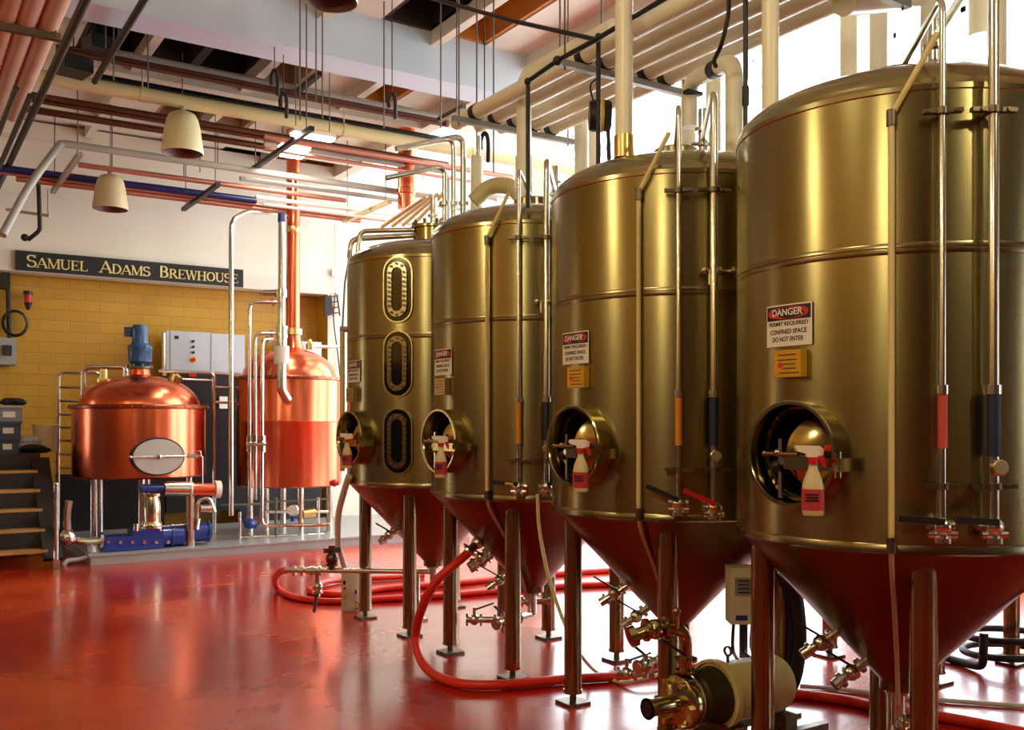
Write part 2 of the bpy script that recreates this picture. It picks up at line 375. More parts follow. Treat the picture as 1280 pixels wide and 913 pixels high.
# ================================================================== FERMENTATION TANKS
R = .71; ZB, ZW, ZT = 1.17, 2.318, 2.94
NV = ('front', 'second', 'third', 'fourth')
def obround(w, h, n=10):
    r = w/2; pts = []
    for k in range(n+1): a = -PI/2+PI*(k/n)-PI/2+PI; pts.append((r*math.cos(a-PI/2+PI/2), 0)) if False else None
    pts = [(r*math.cos(PI*k/n), h/2-r+r*math.sin(PI*k/n)) for k in range(n+1)]+[(-r*math.cos(PI*k/n), -(h/2-r)-r*math.sin(PI*k/n)) for k in range(n+1)]
    return pts
class Tank:
    def __init__(s, u, v, label, group='steel fermentation tanks in a row'):
        s.c = Vector((u, v, 0)); s.root = thing('fermentation_tank', label, 'tank', s.c, group)
    def P(s, az, rr, h, t=0):
        a = math.radians(az); return s.c+Vector((math.cos(a)*rr-math.sin(a)*t, math.sin(a)*rr+math.cos(a)*t, h))
    def n(s, az): a = math.radians(az); return Vector((math.cos(a), math.sin(a), 0))
    def t(s, az): a = math.radians(az); return Vector((-math.sin(a), math.cos(a), 0))
    def body(s, hole=True):
        zs = [ZB]; z = ZB
        while z < 1.85: z += .0225; zs.append(z)
        zs += [2.1, ZW-.02, ZW-.004]; prof = [(R, q) for q in zs]+[(R-.003, ZW), (R, ZW+.004), (R, 2.6), (R, ZT-.03)]
        ca, sa = math.cos(math.radians(3.8)), math.sin(math.radians(3.8))
        sk = (lambda p: p.x < -.4 and math.hypot(-sa*p.x+ca*p.y, p.z-1.53) < .188) if hole else None
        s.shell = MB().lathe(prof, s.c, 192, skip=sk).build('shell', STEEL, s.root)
        prof = [(R, ZT-.03), (R+.004, ZT-.025), (R+.004, ZT-.005), (R, ZT)]
        for k in range(1, 25):
            x = math.cos(PI/2*k/24); zz = (1-x**2.6)**(1/1.9); prof.append((R*x if k < 24 else 0, ZT+.19*zz))
        MB().lathe(prof, s.c, 128).build('top_head', mat('dome_steel', (.36, .31, .15), .22, 1., .10, 3.), s.root)
        MB().lathe([(R+.001, ZB+.02), (R+.004, ZB+.015), (R+.004, ZB-.012), (R-.012, ZB-.02)], s.c, 128).build('bottom_band', LEGM, s.root)
        MB().lathe([(R+.0005, ZW-.022), (R+.002, ZW-.018), (R+.002, ZW-.006), (R-.001, ZW-.002), (R-.001, ZW+.002), (R+.002, ZW+.006), (R+.002, ZW+.018), (R+.0005, ZW+.022)], s.c, 128).build('weld_seam', LEGM, s.root)
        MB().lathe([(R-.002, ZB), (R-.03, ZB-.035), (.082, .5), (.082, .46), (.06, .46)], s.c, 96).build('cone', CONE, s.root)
        MB().cyl(s.c+Vector((0, 0, .30)), s.c+Vector((0, 0, .47)), .032).cyl(s.c+Vector((0, 0, .44)), s.c+Vector((0, 0, .465)), .06).build('bottom_outlet', PIPE, s.root)
        for su in (-1, 1):
            for sv in (-1, 1):
                p = s.c+Vector((.43*su, .41*sv, 0))
                lg = MB().cyl(p+Vector((0, 0, .07)), p+Vector((0, 0, 1.13)), .052, seg=28).cyl(p+Vector((0, 0, .065)), p+Vector((0, 0, .085)), .056, seg=28).build('leg', LEGM, s.root)
                MB().cyl(p+Vector((0, 0, .01)), p+Vector((0, 0, .07)), .02).box(p+Vector((0, 0, .009)), (.15, .15, .018)).build('foot', DSTEEL, lg)
    def manway(s, door=True):
        n = Vector((-1, 0, 0)); c = s.c+Vector((-R, 0, 1.53))
        prof = [(.210, -.13), (.210, .055), (.215, .062), (.215, .073), (.210, .078), (.198, .078), (.193, .07), (.188, -.2)]
        mw = MB().lathe(prof, c, 64, axis=n).build('manway_collar', STEEL2, s.root); mw.rotation_euler.z = math.radians(3.8)
        # oval door folded inward, seen through the open mouth
        q = Matrix.Rotation(math.radians(38), 3, 'Z') @ Vector((-1, 0, 0))
        dc = c+Vector((.10, -.05, 0))
        MB().lathe([(0, .03), (.06, .028), (.12, .018), (.155, 0), (.16, -.01), (.15, -.014), (0, .01)], dc, 48, axis=q).build('manway_door', STEEL2, mw)
        MB().lathe([(.175, -.03), (.187, -.03), (.187, .03), (.175, .03), (.175, -.03)], c+Vector((.05, 0, 0)), 48, axis=n).build('door_gasket', BLACK, mw)
        # swing arm from the hinge post, clamp bar with knob
        hp = c+Vector((-.05, -.255, -.035))
        ar = MB().box(c+Vector((-.115, -.14, -.035)), (.014, .26, .05)).build('swing_arm', STEEL2, mw)
        MB().cyl(hp+Vector((-.055, .01, -.05)), hp+Vector((-.055, .01, .05)), .014).box(hp+Vector((-.0, 0, 0)), (.12, .022, .05)).build('hinge', STEEL2, mw)
        MB().cyl(c+Vector((-.125, .08, .0)), c+Vector((-.125, -.08, .0)), .008).sph(c+Vector((-.125, .08, 0)), .012).sph(c+Vector((-.125, .02, .004)), .016).build('clamp_handle', STEEL2, mw)
        MB().box(c+Vector((-.06, .05, -.06)), (.018, .016, .24)).cyl(c+Vector((-.12, 0, -.03)), c+Vector((0, -.01, -.03)), .014).build('clamp_bar', PIPE, mw)
        MB().sph(c+Vector((-.085, .052, -.05)), .026).build('clamp_knob', BLACK, mw)
    def sign(s, az=178.8, h=2.055, w=.24, hh=.172):
        def cur(lay): return lambda x, y, z: s.P(az+math.degrees(x/(R+.006)), R+.006+lay+z, h+y)
        def plate(x0, x1, y0, y1, lay, nm, mt, par, ov=False):
            mb = MB(); N = 14; f = cur(lay)
            if ov: pts = [((x0+x1)/2+(x1-x0)/2*abs(math.cos(a))**.7*math.copysign(1, math.cos(a)), (y0+y1)/2+(y1-y0)/2*abs(math.sin(a))**.7*math.copysign(1, math.sin(a))) for a in [2*PI*k/32+.01 for k in range(32)]]
            if ov:
                a = [mb.bm.verts.new(f(x, y, 0)) for x, y in pts]; b = [mb.bm.verts.new(f(x, y, .0015)) for x, y in pts]
                mb.bm.faces.new(b); mb.bm.faces.new(a[::-1])
                for i in range(32): mb.bm.faces.new((a[i], a[(i+1) % 32], b[(i+1) % 32], b[i]))
            else:
                g = [[mb.bm.verts.new(f(x0+(x1-x0)*i/N, y, z)) for i in range(N+1)] for y, z in ((y0, 0), (y1, 0), (y1, .002), (y0, .002))]
                for r_ in range(4):
                    for i in range(N): mb.bm.faces.new((g[r_][i], g[r_][i+1], g[(r_+1) % 4][i+1], g[(r_+1) % 4][i]))
            return mb.build(nm, mt, par)
        sg = plate(-w/2, w/2, -hh/2, hh/2, 0, 'danger_sign', SIGNW, s.root)
        plate(-w/2+.006, w/2-.006, hh*.13, hh/2-.006, .002, 'sign_header', SIGNK, sg)
        plate(-w/2+.016, w/2-.016, hh*.16, hh/2-.011, .004, 'red_oval', SIGNR, sg, True)
        f = lambda cy: (lambda x, y, z: cur(.006)(x, y+cy, z))
        t = MB(); add_text(t, 'DANGER', w*.66, hh*.17, f(hh*.315), .002, .0005); t.build('white_lettering', SIGNW, sg, smooth=False)
        t = MB()
        for k, tx in enumerate(('PERMIT REQUIRED', 'CONFINED SPACE', 'DO NOT ENTER')):
            add_text(t, tx, w*(.86, .80, .68)[k], hh*.115, (lambda kk: lambda x, y, z: cur(.0025)(x, y+hh*(.03-.18*kk), z))(k), .002, .0005)
        t.build('black_lettering', SIGNK, sg, smooth=False)
    def plaque(s, az=181, h=1.895, mt=PLAQ):
        a = math.radians(az); c = s.P(az, R+.02, h); M_ = Matrix.Rotation(a, 4, 'Z')
        b = MB().box(c, (.04, .135, .11), M=M_).build('data_plate_box', mt, s.root)
        l = MB()
        for k, (y, w) in enumerate(((.035, .09), (.015, .1), (-.002, .06), (-.02, .07), (-.038, .1))): l.box(s.P(az, R+.041, h+y, (.01 if k > 1 else 0)), (.002, w, .004), M=M_)
        l.build('engraved_lines', TICK, b)
        l = MB().cyl(s.P(az, R+.02, h-.005, -.035), s.P(az, R+.0425, h-.005, -.035), .012); l.build('red_seal', SIGNR, b)
    def sight_tube(s, az=213):
        n = s.n(az)
        t = MB().tube([s.P(az, R+.03, ZB+.02), s.P(az, R+.03, 2.80)], .012).build('level_tube', CREAM, s.root)
        for h in (2.81, ZB+.02): MB().cyl(s.P(az, R-.01, h), s.P(az, R+.045, h), .012).cyl(s.P(az, R+.03, h-.03), s.P(az, R+.03, h+.03), .018).build('tube_clip', DSTEEL, t)
        cz = lambda r: .5+(r-.082)*(ZB-.5)/(R-.082)
        MB().tube(cat_curve([s.P(az, R+.03, ZB+.01), s.P(az, R-.02, ZB-.08), s.P(az, .45, cz(.45)-.01), s.P(az, .2, cz(.2)-.02), s.P(az, .1, .42)], 5), .010).build('lower_tube', mat('red_lit_tube', 'b89a78', .4), s.root)
        e = s.P(225, R+.06, 3.10)
        MB().tube([s.P(az, R+.03, 2.82), e], .011).build('upper_hose', CREAM, s.root)
    def pipe(s, az, r, top, grip, gripmt, bot, handle='black', gauge=False, hdir=-1, hup=0., ra=.06):
        rr = R+ra; cap = s.P(az, 0, top-.02)
        end = s.c+Vector((0, 0, top-.02)) if not gauge else s.c+RT*.16+Vector((0, 0, top-.02))
        p = MB().tube([s.P(az, rr, bot), s.P(az, rr, top), end], r, 14, bend=.07)
        ob = p.build('riser_pipe', PIPE, s.root)
        for h in (2.81, 1.42):
            b = MB().cyl(s.P(az, R-.005, h), s.P(az, rr, h), .009).cyl(s.P(az, rr, h-.012, 0), s.P(az, rr, h+.012, 0), r+.012)
            b.box(s.P(az, rr, h), (.028, .17 if gauge else .14, .016), M=Matrix.Rotation(math.radians(az), 4, 'Z'))
            for q in (-.05, .05): b.cyl(s.P(az, rr-.02, h, q), s.P(az, rr+.022, h, q), .008, seg=8)
            b.build('pipe_clamp', DSTEEL, ob)
        MB().cyl(s.P(az, rr, grip[0]), s.P(az, rr, grip[1]), r+.005).build('pipe_grip', gripmt, ob)
        MB().cyl(s.P(az, rr, grip[1]), s.P(az, rr, grip[1]+.035), r+.009).build('union', PIPE, ob)
        v = MB().cyl(s.P(az, rr, bot-.07), s.P(az, rr, bot+.01), .02).sph(s.P(az, rr, bot-.02), .036).cyl(s.P(az, rr-.04, bot-.02, -.05), s.P(az, rr-.04, bot-.02, .05), .018)
        v.cyl(s.P(az, rr, bot-.05, -.05), s.P(az, rr, bot-.05, .05), .015).cyl(s.P(az, rr, bot-.08), s.P(az, rr, bot-.06), .032).cyl(s.P(az, R-.01, bot-.03), s.P(az, rr, bot-.03), .022)
        vo = v.build('valve', PIPE, ob)
        hm = {'black': BLACK, 'red': REDP, 'yellow': BLACK}[handle]
        MB().bar(s.P(az, rr+.03, bot, 0), s.P(az, rr+.03, bot+.01+hup, hdir*.16), .016, .024).build('valve_handle', hm, ob)
        if handle == 'yellow': MB().bar(s.P(az, rr+.031, bot, hdir*.03), s.P(az, rr+.031, bot+.004, hdir*.08), .026, .014).build('handle_band', YELLOW, ob)
        if gauge:
            g = MB().lathe([(0, .014), (.026, .014), (.03, .01), (.03, -.01), (0, -.01)], s.P(az, rr+.035, 1.49), 24, axis=s.n(az)).build('pressure_gauge', PIPE, ob)
            MB().lathe([(0, .016), (.024, .016), (.024, .013)], s.P(az, rr+.035, 1.49), 24, axis=s.n(az)).build('gauge_face', mat('dim_gauge_face', '8a8468', .4), ob)
    def topworks(s):
        p = s.c+RT*.16
        st = MB().cyl(p+Vector((0, 0, 3.12)), p+Vector((0, 0, 3.46)), .028).cyl(p+Vector((0, 0, 3.33)), p+Vector((0, 0, 3.35)), .05).cyl(p+Vector((0, 0, 3.18)), p+Vector((0, 0, 3.2)), .055)
        st.cyl(p+Vector((0, 0, 3.26))-RT*.07, p+Vector((0, 0, 3.26))+RT*.07, .012).sph(p+Vector((0, 0, 3.26)), .035)
        st.build('top_valve', PIPE, s.root)
        MB().lathe([(.13, 3.15), (.13, 3.215), (.12, 3.225), (0, 3.225)], s.c, 40).build('top_nozzle', STEEL2, s.root)
        lug = s.P(300, .55, 3.06); MB().box(lug+Vector((0, 0, .04)), (.02, .06, .1)).build('lifting_lug', PIPE, s.root)
    def cone_valve(s, az=150, h=.74):
        r = .082+(h-.5)*(R-.082)/(ZB-.5); d = (s.n(az)*.7+Vector((0, 0, -.45))).normalized(); p = s.P(az, r-.02, h)
        v = MB().cyl(p, p+d*.16, .02).cyl(p+d*.04, p+d*.055, .036).cyl(p+d*.15, p+d*.165, .036).sph(p+d*.1, .038).cyl(p+d*.16, p+d*.2, .026)
        v.cyl(p+d*.1-s.t(az)*.05, p+d*.1+s.t(az)*.05, .016)
        vo = v.build('cone_valve', PIPE, s.root)
        MB().bar(p+d*.1+Vector((0, 0, .03)), p+d*.1+Vector((0, 0, .1))+s.n(az)*.12, .02, .01).build('valve_handle', BLACK, vo)
        return p+d*.2
    def bottom_valve(s, az=185, L=.3):
        z = .3; a = s.c+Vector((0, 0, z)); d = s.n(az)
        m_ = MB().tube([s.c+Vector((0, 0, .33)), a, a+d*L], .024, bend=.05)
        for q in (.35, .6, .95): m_.cyl(a+d*L*q, a+d*(L*q+.015), .042)
        m_.sph(a+d*L*.78, .042).cyl(a+d*L*.8-Vector((0, 0, .07)), a+d*L*.8+Vector((0, 0, .07)), .016)
        v = m_.build('drain_valve', PIPE, s.root)
        MB().bar(a+d*L*.78+Vector((0, 0, .05)), a+d*(L*.78+.1)+Vector((0, 0, .12)), .02, .01).build('valve_handle', BLACK, v)
        return a+d*(L+.01)

TU = 3.806; TVS = [2.67, 4.13, 5.60, 7.06]
T4 = Tank(TU, TVS[0], 'nearest and largest looking steel fermentation tank with readable danger sign, at right edge')
T3 = Tank(TU, TVS[1], 'second steel fermentation tank from the right, with a red valve handle')
T2 = Tank(TU, TVS[2], 'third steel fermentation tank from the right, pale hose hanging from its valve')
T1 = Tank(TU, TVS[3], 'farthest steel tank of the front row with three bolted oblong sight windows')
for T in (T4, T3, T2, T1): T.body(); T.manway(); T.sign()
for T in (T4, T3, T2): T.sight_tube(); T.topworks()
T4.plaque(); T3.plaque(183); T2.plaque(181, 1.89, mat('steel_data_plate', (.5, .38, .15), .3, .8)); T1.plaque(180, 1.87, mat('steel_data_plate', (.5, .38, .15), .3, .8))
T4.pipe(226.3, .0125, 3.24, (1.56, 1.76), PINKG, 1.29, 'black'); T4.pipe(240, .019, 3.40, (1.53, 1.76), NAVYG, 1.29, 'black', True)
T3.pipe(228.5, .0125, 3.24, (1.54, 1.78), ORANGE, 1.27, 'black', hup=.06); T3.pipe(241.5, .019, 3.30, (1.54, 1.78), NAVYG, 1.25, 'red', True, hup=.06)
T2.pipe(229.5, .0125, 3.24, (1.52, 1.78), ORANGE, 1.27, 'yellow'); T2.pipe(242.5, .019, 3.30, (1.54, 1.78), NAVYG, 1.27, 'black', True, hdir=1)
for T in (T4, T3, T2): T.cone_valve(148, .72); T.cone_valve(160, .60)
v2 = T2.cone_valve(175, .78); T1.cone_valve(185, .80)
d3 = T3.bottom_valve(190, .34); T2.bottom_valve(200, .42); T4.bottom_valve(240, .1)
# sample valves linking neighbouring tanks at the upper weld
for T, az in ((T3, 252), (T2, 252)):
    a = T.P(241.5, R+.06, 2.41); b = T.c+Vector((-.2, -.8, 2.41)); b = a+(RT*.15+FW*.04)
    m = MB().cyl(a-RT*.04, b, .010).sph(a-RT*.045, .02).cyl(a+RT*.02, a+RT*.035, .02).cyl(a+RT*.085, a+RT*.1, .02).cyl(a-RT*.02+Vector((0, 0, -.07)), a-RT*.02, .009)
    m.build('sample_valve', PIPE, T.root)

# sight windows, top pipes and side tube of the far tank
for k, h in enumerate((2.665, 2.10, 1.51)):
    az = 219.5; n = T1.n(az); t = T1.t(az); up = Vector((0, 0, 1))
    o = lambda d: T1.P(az, R+d, h)
    pf = MB().prism(obround(.245, .51), o(-.03), t, up, .043).build('sight_window', STEEL, T1.root)
    MB().prism(obround(.222, .487), o(.008), t, up, .008).build('recess_ring', GLASSD, pf)
    fr = MB()
    a = obround(.160, .42, 12); b = obround(.09, .335, 12); N = len(a)
    va = [[fr.bm.verts.new(o(d)+t*x+up*y) for x, y in pts] for d, pts in ((.012, a), (.03, a), (.03, b), (.012, b))]
    for r_ in range(4):
        for i in range(N): fr.bm.faces.new((va[r_][i], va[r_][(i+1) % N], va[(r_+1) % 4][(i+1) % N], va[(r_+1) % 4][i]))
    fo = fr.build('bolted_flange', LEGM, pf)
    MB().prism(obround(.10, .345, 12), o(.012), t, up, .008).build('glass', GLASSD, pf)
    bolts = [o(.03)+t*(s_*.062)+up*(-.125+.25*j/7) for s_ in (-1, 1) for j in range(8)]
    bolts += [o(.03)+t*(.062*math.cos(PI*(j+1)/4))+up*s_*(.128+.066*math.sin(PI*(j+1)/4)) for s_ in (-1, 1) for j in range(3)]
    for p in bolts: MB().cyl(p, p+n*.014, .010, seg=6).build('flange_bolt', DSTEEL, pf)
top = T1.c+Vector((0, 0, 3.22))
MB().lathe([(.17, 3.12), (.17, 3.25), (.19, 3.255), (.19, 3.275), (0, 3.285)], T1.c, 40).build('top_nozzle', STEEL2, T1.root)
for k in range(10): a = 2*PI*k/10; p = T1.c+Vector((.165*math.cos(a), .165*math.sin(a), 3.27)); MB().cyl(p, p+Vector((0, 0, .05)), .014, seg=8).build('nozzle_bolt', DSTEEL, T1.root)
m = MB().cyl(T1.c+Vector((0, 0, 3.27)), T1.c+Vector((0, 0, 3.52)), .028).cyl(T1.c+Vector((0, 0, 3.36)), T1.c+Vector((0, 0, 3.38)), .05).sph(T1.c+Vector((.06, -.06, 3.32)), .04).cyl(T1.c+Vector((-.1, .1, 3.3)), T1.c+Vector((.12, -.12, 3.3)), .02)
m.build('top_valve', PIPE, T1.root)
lf = -RT
MB().tube([top+Vector((0, 0, -.01))+lf*.15, top+lf*.50+Vector((0, 0, -.03)), top+lf*.68+Vector((0, 0, -.04)), top+lf*.70+Vector((0, 0, -.20))], .024, 12, bend=.06).build('dome_pipe', PIPE, T1.root)
MB().tube([top+lf*.15-FW*.08+Vector((0, 0, .02)), top+lf*.60-FW*.08+Vector((0, 0, .01)), top+lf*.62-FW*.08+Vector((0, 0, -.2))], .020, 12, bend=.06).build('dome_pipe', PIPE, T1.root)
az = 153
MB().tube([T1.P(az, R+.04, 1.25), T1.P(az, R+.04, 2.42)], .02).build('level_tube', CREAM, T1.root)
MB().tube([T1.P(az, R+.04, 2.42), T1.P(az, R+.02, 2.8), top+lf*.68+Vector((0, 0, -.05))], .008).cyl(T1.P(az, R, 2.42), T1.P(az, R+.06, 2.42), .025).build('upper_hose', GREYP, T1.root)
# long drain manifold of the far tank, running out to the left
z0 = .41; a = at(548, 715, 8.0); b = at(356, 713, 8.0)
m = MB().tube([T1.c+Vector((0, 0, .33)), Vector((T1.c.x, T1.c.y, a.z))+RT*0, a-RT*.02, b], .022, 12, bend=.04)
for px in (368, 378, 390, 400): p = at(px, 714, 8.0); m.cyl(p-RT*.012, p+RT*.012, .042)
m.cyl(at(384, 714, 8), at(396, 714, 8), .034)
mf = m.build('drain_manifold', PIPE, T1.root)
p = at(415, 712, 8.0)
MB().cyl(p, p+Vector((0, 0, .2)), .03).sph(p+Vector((0, 0, .09)), .055).box(p+Vector((0, 0, .16)), (.13, .05, .04)).cyl(p+Vector((0, 0, .03)), p+Vector((0, 0, .05)), .05).build('valve', DSTEEL, mf)
p = at(397, 716, 8.0)
MB().cyl(p, p+Vector((0, 0, -.2)), .022).sph(p+Vector((0, 0, -.12)), .045).cyl(p+Vector((0, 0, -.17)), p+Vector((0, 0, -.155)), .045).build('valve', PIPE, mf)
MB().bar(p+Vector((0, 0, -.12)), p+Vector((-.05, -.05, -.32)), .025, .012).build('valve_handle', BLACK, mf)
p = at(522, 716, 8.0); MB().cyl(Vector((p.x, p.y, .02)), p, .02).box((p.x, p.y, .01), (.14, .1, .02)).build('support_leg', PIPE, mf)

# the tank of the back row whose legs stand in the light
TB = Tank(6.0, 4.05, 'steel tank of the back row, only its legs and cone showing behind the nearest tank', 'steel tank of the back row'); TB.body(False)

# spray bottles hanging on the manway arms
def spray(T, label, dy):
    c = T.c+Vector((-R-.17, dy, 1.43))
    r_ = thing('spray_bottle', label, 'spray bottle', c+Vector((0, 0, -.125)), 'spray bottles hanging on the tank manways')
    sx = .75
    b = MB().lathe([(0, -.125), (.036, -.125), (.04, -.118), (.04, -.02), (.034, .01), (.018, .05), (.014, .07), (.014, .078), (0, .078)], c, 28)
    bmesh.ops.transform(b.bm, matrix=Matrix.Translation(c) @ Matrix.Rotation(math.radians(124), 4, 'Z') @ Matrix.Diagonal((1.0, .72, 1, 1)) @ Matrix.Translation(-c), verts=b.bm.verts)
    bo_ = b.build('bottle', BOTTLE, r_)
    l = MB().lathe([(.0405, -.105), (.042, -.104), (.042, -.026), (.0405, -.025)], c, 28)
    bmesh.ops.transform(l.bm, matrix=Matrix.Translation(c) @ Matrix.Rotation(math.radians(124), 4, 'Z') @ Matrix.Diagonal((1.0, .72, 1, 1)) @ Matrix.Translation(-c), verts=l.bm.verts)
    lo = l.build('bottle_label', LABELR, bo_)
    nn = Vector((math.cos(math.radians(214)), math.sin(math.radians(214)), 0)); tt = Vector((0, 0, 1)).cross(nn)
    k = MB(); kf = c+nn*.0315
    for q, w in ((-.045, .05), (-.056, .044), (-.067, .05)): k.box(kf+Vector((0, 0, q)), (w, .002, .006), rz=math.atan2(tt.y, tt.x))
    k.build('label_lines', SIGNK, bo_)
    MB().cyl(c+Vector((0, 0, .07)), c+Vector((0, 0, .095)), .019).build('collar', REDP, r_)
    d = (-RT); 
    h = MB(); q0 = c+Vector((0, 0, .095))
    pr = [(-.035, 0), (.018, 0), (.02, .012), (.055, .022), (.06, .036), (.052, .044), (-.03, .042), (-.045, .03), (-.045, .012)]
    h.prism([(x, z) for x, z in pr], q0+FW*.012, d, Vector((0, 0, 1)), .024)
    h.build('trigger_head', WHITEPL, r_)
    t_ = MB().prism([(-.03, 0), (-.022, 0), (-.035, -.035), (-.05, -.045), (-.052, -.03), (-.044, .004)], q0+FW*.006+Vector((0, 0, .004)), d, Vector((0, 0, 1)), .012)
    t_.box(q0+RT*.055+Vector((0, 0, .035)), (.02, .02, .02), rz=-YAW); t_.build('trigger', REDP, r_)
spray(T4, 'pink-labelled spray bottle hanging at the manway of the nearest tank', -.25)
spray(T3, 'pink-labelled spray bottle hanging at the manway of the second tank from the right', -.26)
spray(T2, 'pink-labelled spray bottle hanging at the manway of the third tank from the right', -.27)
spray(T1, 'small pink-labelled spray bottle hanging at the manway of the farthest tank with oblong windows', -.25)

# ================================================================== INSULATED PIPES OVER THE TANKS
def riser(pts, r, label, mt=INSUL, bend=.12, group='insulated pipes over the tanks', tape=()):
    o = MB().tube(pts, r, 20, bend=bend).build('insulated_pipe', mt); tag(o, label, 'pipe', group)
    return o
HH = 3.93
lab = ['nearest to the front edge of the bundle', 'second in the bundle', 'middle pipe of the bundle', 'fourth in the bundle', 'hindmost pipe of the bundle, nearest the windows']
for k in range(5):
    u = 3.62+.17*k
    riser([(u, -.4, HH), (u, 6.35-.05*k, HH)], .056, 'long white insulated pipe above the tank row, '+lab[k], INSUL, 0, 'bundle of long insulated pipes')
# drop pipes: (px at foot, tank, offset)
p3 = at(780, 200, 5.25); riser([(3.62, 2.9, HH+.02+.13), (p3.x, 3.3, HH+.15), (p3.x, p3.y, HH+.12), (p3.x, p3.y, 3.10)], .049, 'white insulated drop pipe bending down into the left of the second tank dome')
MB().cyl((p3.x, p3.y, 3.10), (p3.x, p3.y, 3.22), .056).build('pipe_sleeve', BRASS); tag(bpy.data.objects['pipe_sleeve'], 'yellowish sleeve where the drop pipe meets the second tank dome', 'pipe sleeve')
p2 = at(655, 240, 6.75); riser([(p2.x, p2.y-1.0, HH+.16), (p2.x, p2.y, HH+.16), (p2.x, p2.y, 3.12)], .053, 'white insulated drop pipe bending down into the third tank dome')
MB().cyl((p2.x, p2.y, 3.05), (p2.x, p2.y, 3.52), .066).build('insulated_pipe', INSUL); tag(bpy.data.objects['insulated_pipe.%03d' % 7], 'thicker lower sleeve of white insulation above the third tank dome', 'pipe', 'insulated pipes over the tanks')
p4 = at(963, 120, 4.35); riser([(p4.x, p4.y, 3.05), (p4.x, p4.y, 5.0)], .038, 'cream insulated pipe rising straight up behind the left edge of the nearest dome')
q = at(917, 200, 5.3); q1 = at(918, 75, 5.3); q2 = at(862, 102, 5.9)
o = riser([(q.x, q.y, 2.9), q1+Vector((0, 0, .0)), q2, q2+Vector((0, 0, -.28))], .049, 'cream insulated pipe with a short crosswise elbow and black tape left of the nearest dome')
c_ = (q1+q2)/2; dd = (q2-q1).normalized(); MB().cyl(c_-dd*.12, c_-dd*.03, .053, seg=24).build('black_tape', BLACK, o)
MB().box(q2+Vector((0, 0, -.08))+dd*-.05, (.12, .05, .02)).build('pipe_bracket', BLACK, o)
# whiter pipes of the back row, in the window light
for px, Z, yt, lb in ((330/1*2+67, 7.6, 118, 'left of the second tank dome'), (741, 8.0, 88, 'beside another thin one left of the second tank dome'), (861, 7.2, 59, 'behind the short crosswise elbow'), (892, 7.0, 0, 'just left of the cream elbow pipe'),
                      (1061, 6.4, 0, 'left one of two behind the nearest dome top'), (1098, 6.3, 0, 'right one of two behind the nearest dome top'), (1163, 5.7, -10, 'cream one behind the hose of the nearest tank'), (1246, 6.0, -10, 'behind the right riser of the nearest tank')):
    b = at(px, 300, Z); tz = EYE+(YH-yt)/F*Z
    if yt > 0: riser([(b.x, b.y, 2.3), (b.x, b.y, tz), (b.x, b.y-1.4, tz)], .058, 'pale upright insulated pipe, '+lb, INSUL, .12, 'upright pipes of the back row')
    else: riser([(b.x, b.y, 2.3), (b.x, b.y, HIGHC)], .056, 'pale upright insulated pipe, '+lb, INSUL, 0, 'upright pipes of the back row')
a = at(1055, 3, 5.0); riser([a-RT*.0, at(1110, -2, 5.3), at(1150, -8, 5.6)], .07, 'white insulated elbow cut by the top edge above the nearest tank')
a = at(1225, 45, 6.2); riser([a, a+Vector((0, 0, .5))+RT*.0, a+Vector((.9, -.2, .75))], .07, 'short white insulated elbow high behind the right riser of the nearest tank')
# bent pipe near the third tank dome
riser([at(592, 252, 7.2), at(612, 232, 7.2), at(640, 232, 7.1), at(655, 250, 7.0), at(655, 280, 7.0)], .06, 'fat cream insulated pipe with two bends left of the third tank riser', CREAMP, .12)
riser([at(596, 196, 7.6), at(596, 300, 7.6)], .05, 'short upright white insulated pipe behind the fat bent one', INSUL, 0)

# thin black sprinkler pipe frame
m = MB().tube([at(660, 100, 6.0)+Vector((0, 0, 0)), at(660, 260, 6.0)], .014); tag(m.build('conduit_pipe', BLACKP), 'thin dark upright pipe beside the third tank riser', 'pipe', 'thin dark pipes')
m = MB().tube([at(748, 48, 5.6), at(748, 212, 5.6)], .014); m.sph(at(748, 46, 5.6), .022); tag(m.build('conduit_pipe', BLACKP), 'thin dark upright pipe left of the second tank riser', 'pipe', 'thin dark pipes')
m = MB().tube([at(932, -5, 4.9), at(932, 165, 4.9)], .013).cyl(at(932, 108, 4.9), at(932, 132, 4.9), .018); tag(m.build('conduit_pipe', BLACKP), 'thin dark upright pipe just left of the nearest dome', 'pipe', 'thin dark pipes')
h1 = 4.05; m = MB().tube([at(660, 102, 6.0), at(697, 76, 5.75), at(748, 48, 5.5), at(835, -4, 5.0)], .016); m.sph(at(697, 76, 5.75), .03).sph(at(660, 102, 6.0), .025)
tag(m.build('conduit_pipe', BLACKP), 'dark sloping pipe running along the front of the insulated bundle', 'pipe', 'thin dark pipes')
m = MB().tube([at(530, -5, 6.6), at(640, 26, 6.1), at(748, 50, 5.6)], .014); tag(m.build('conduit_pipe', BLACKP), 'dark pipe crossing in front of the big white beam', 'pipe', 'thin dark pipes')
m = MB().tube(cat_curve([at(911, -5, 5.0), at(910, 20, 5.0), at(902, 55, 5.05), at(893, 75, 5.15), at(895, 83, 5.2)]), .012); tag(m.build('cable', BLACK), 'black cable looping down onto the taped elbow pipe', 'cable')
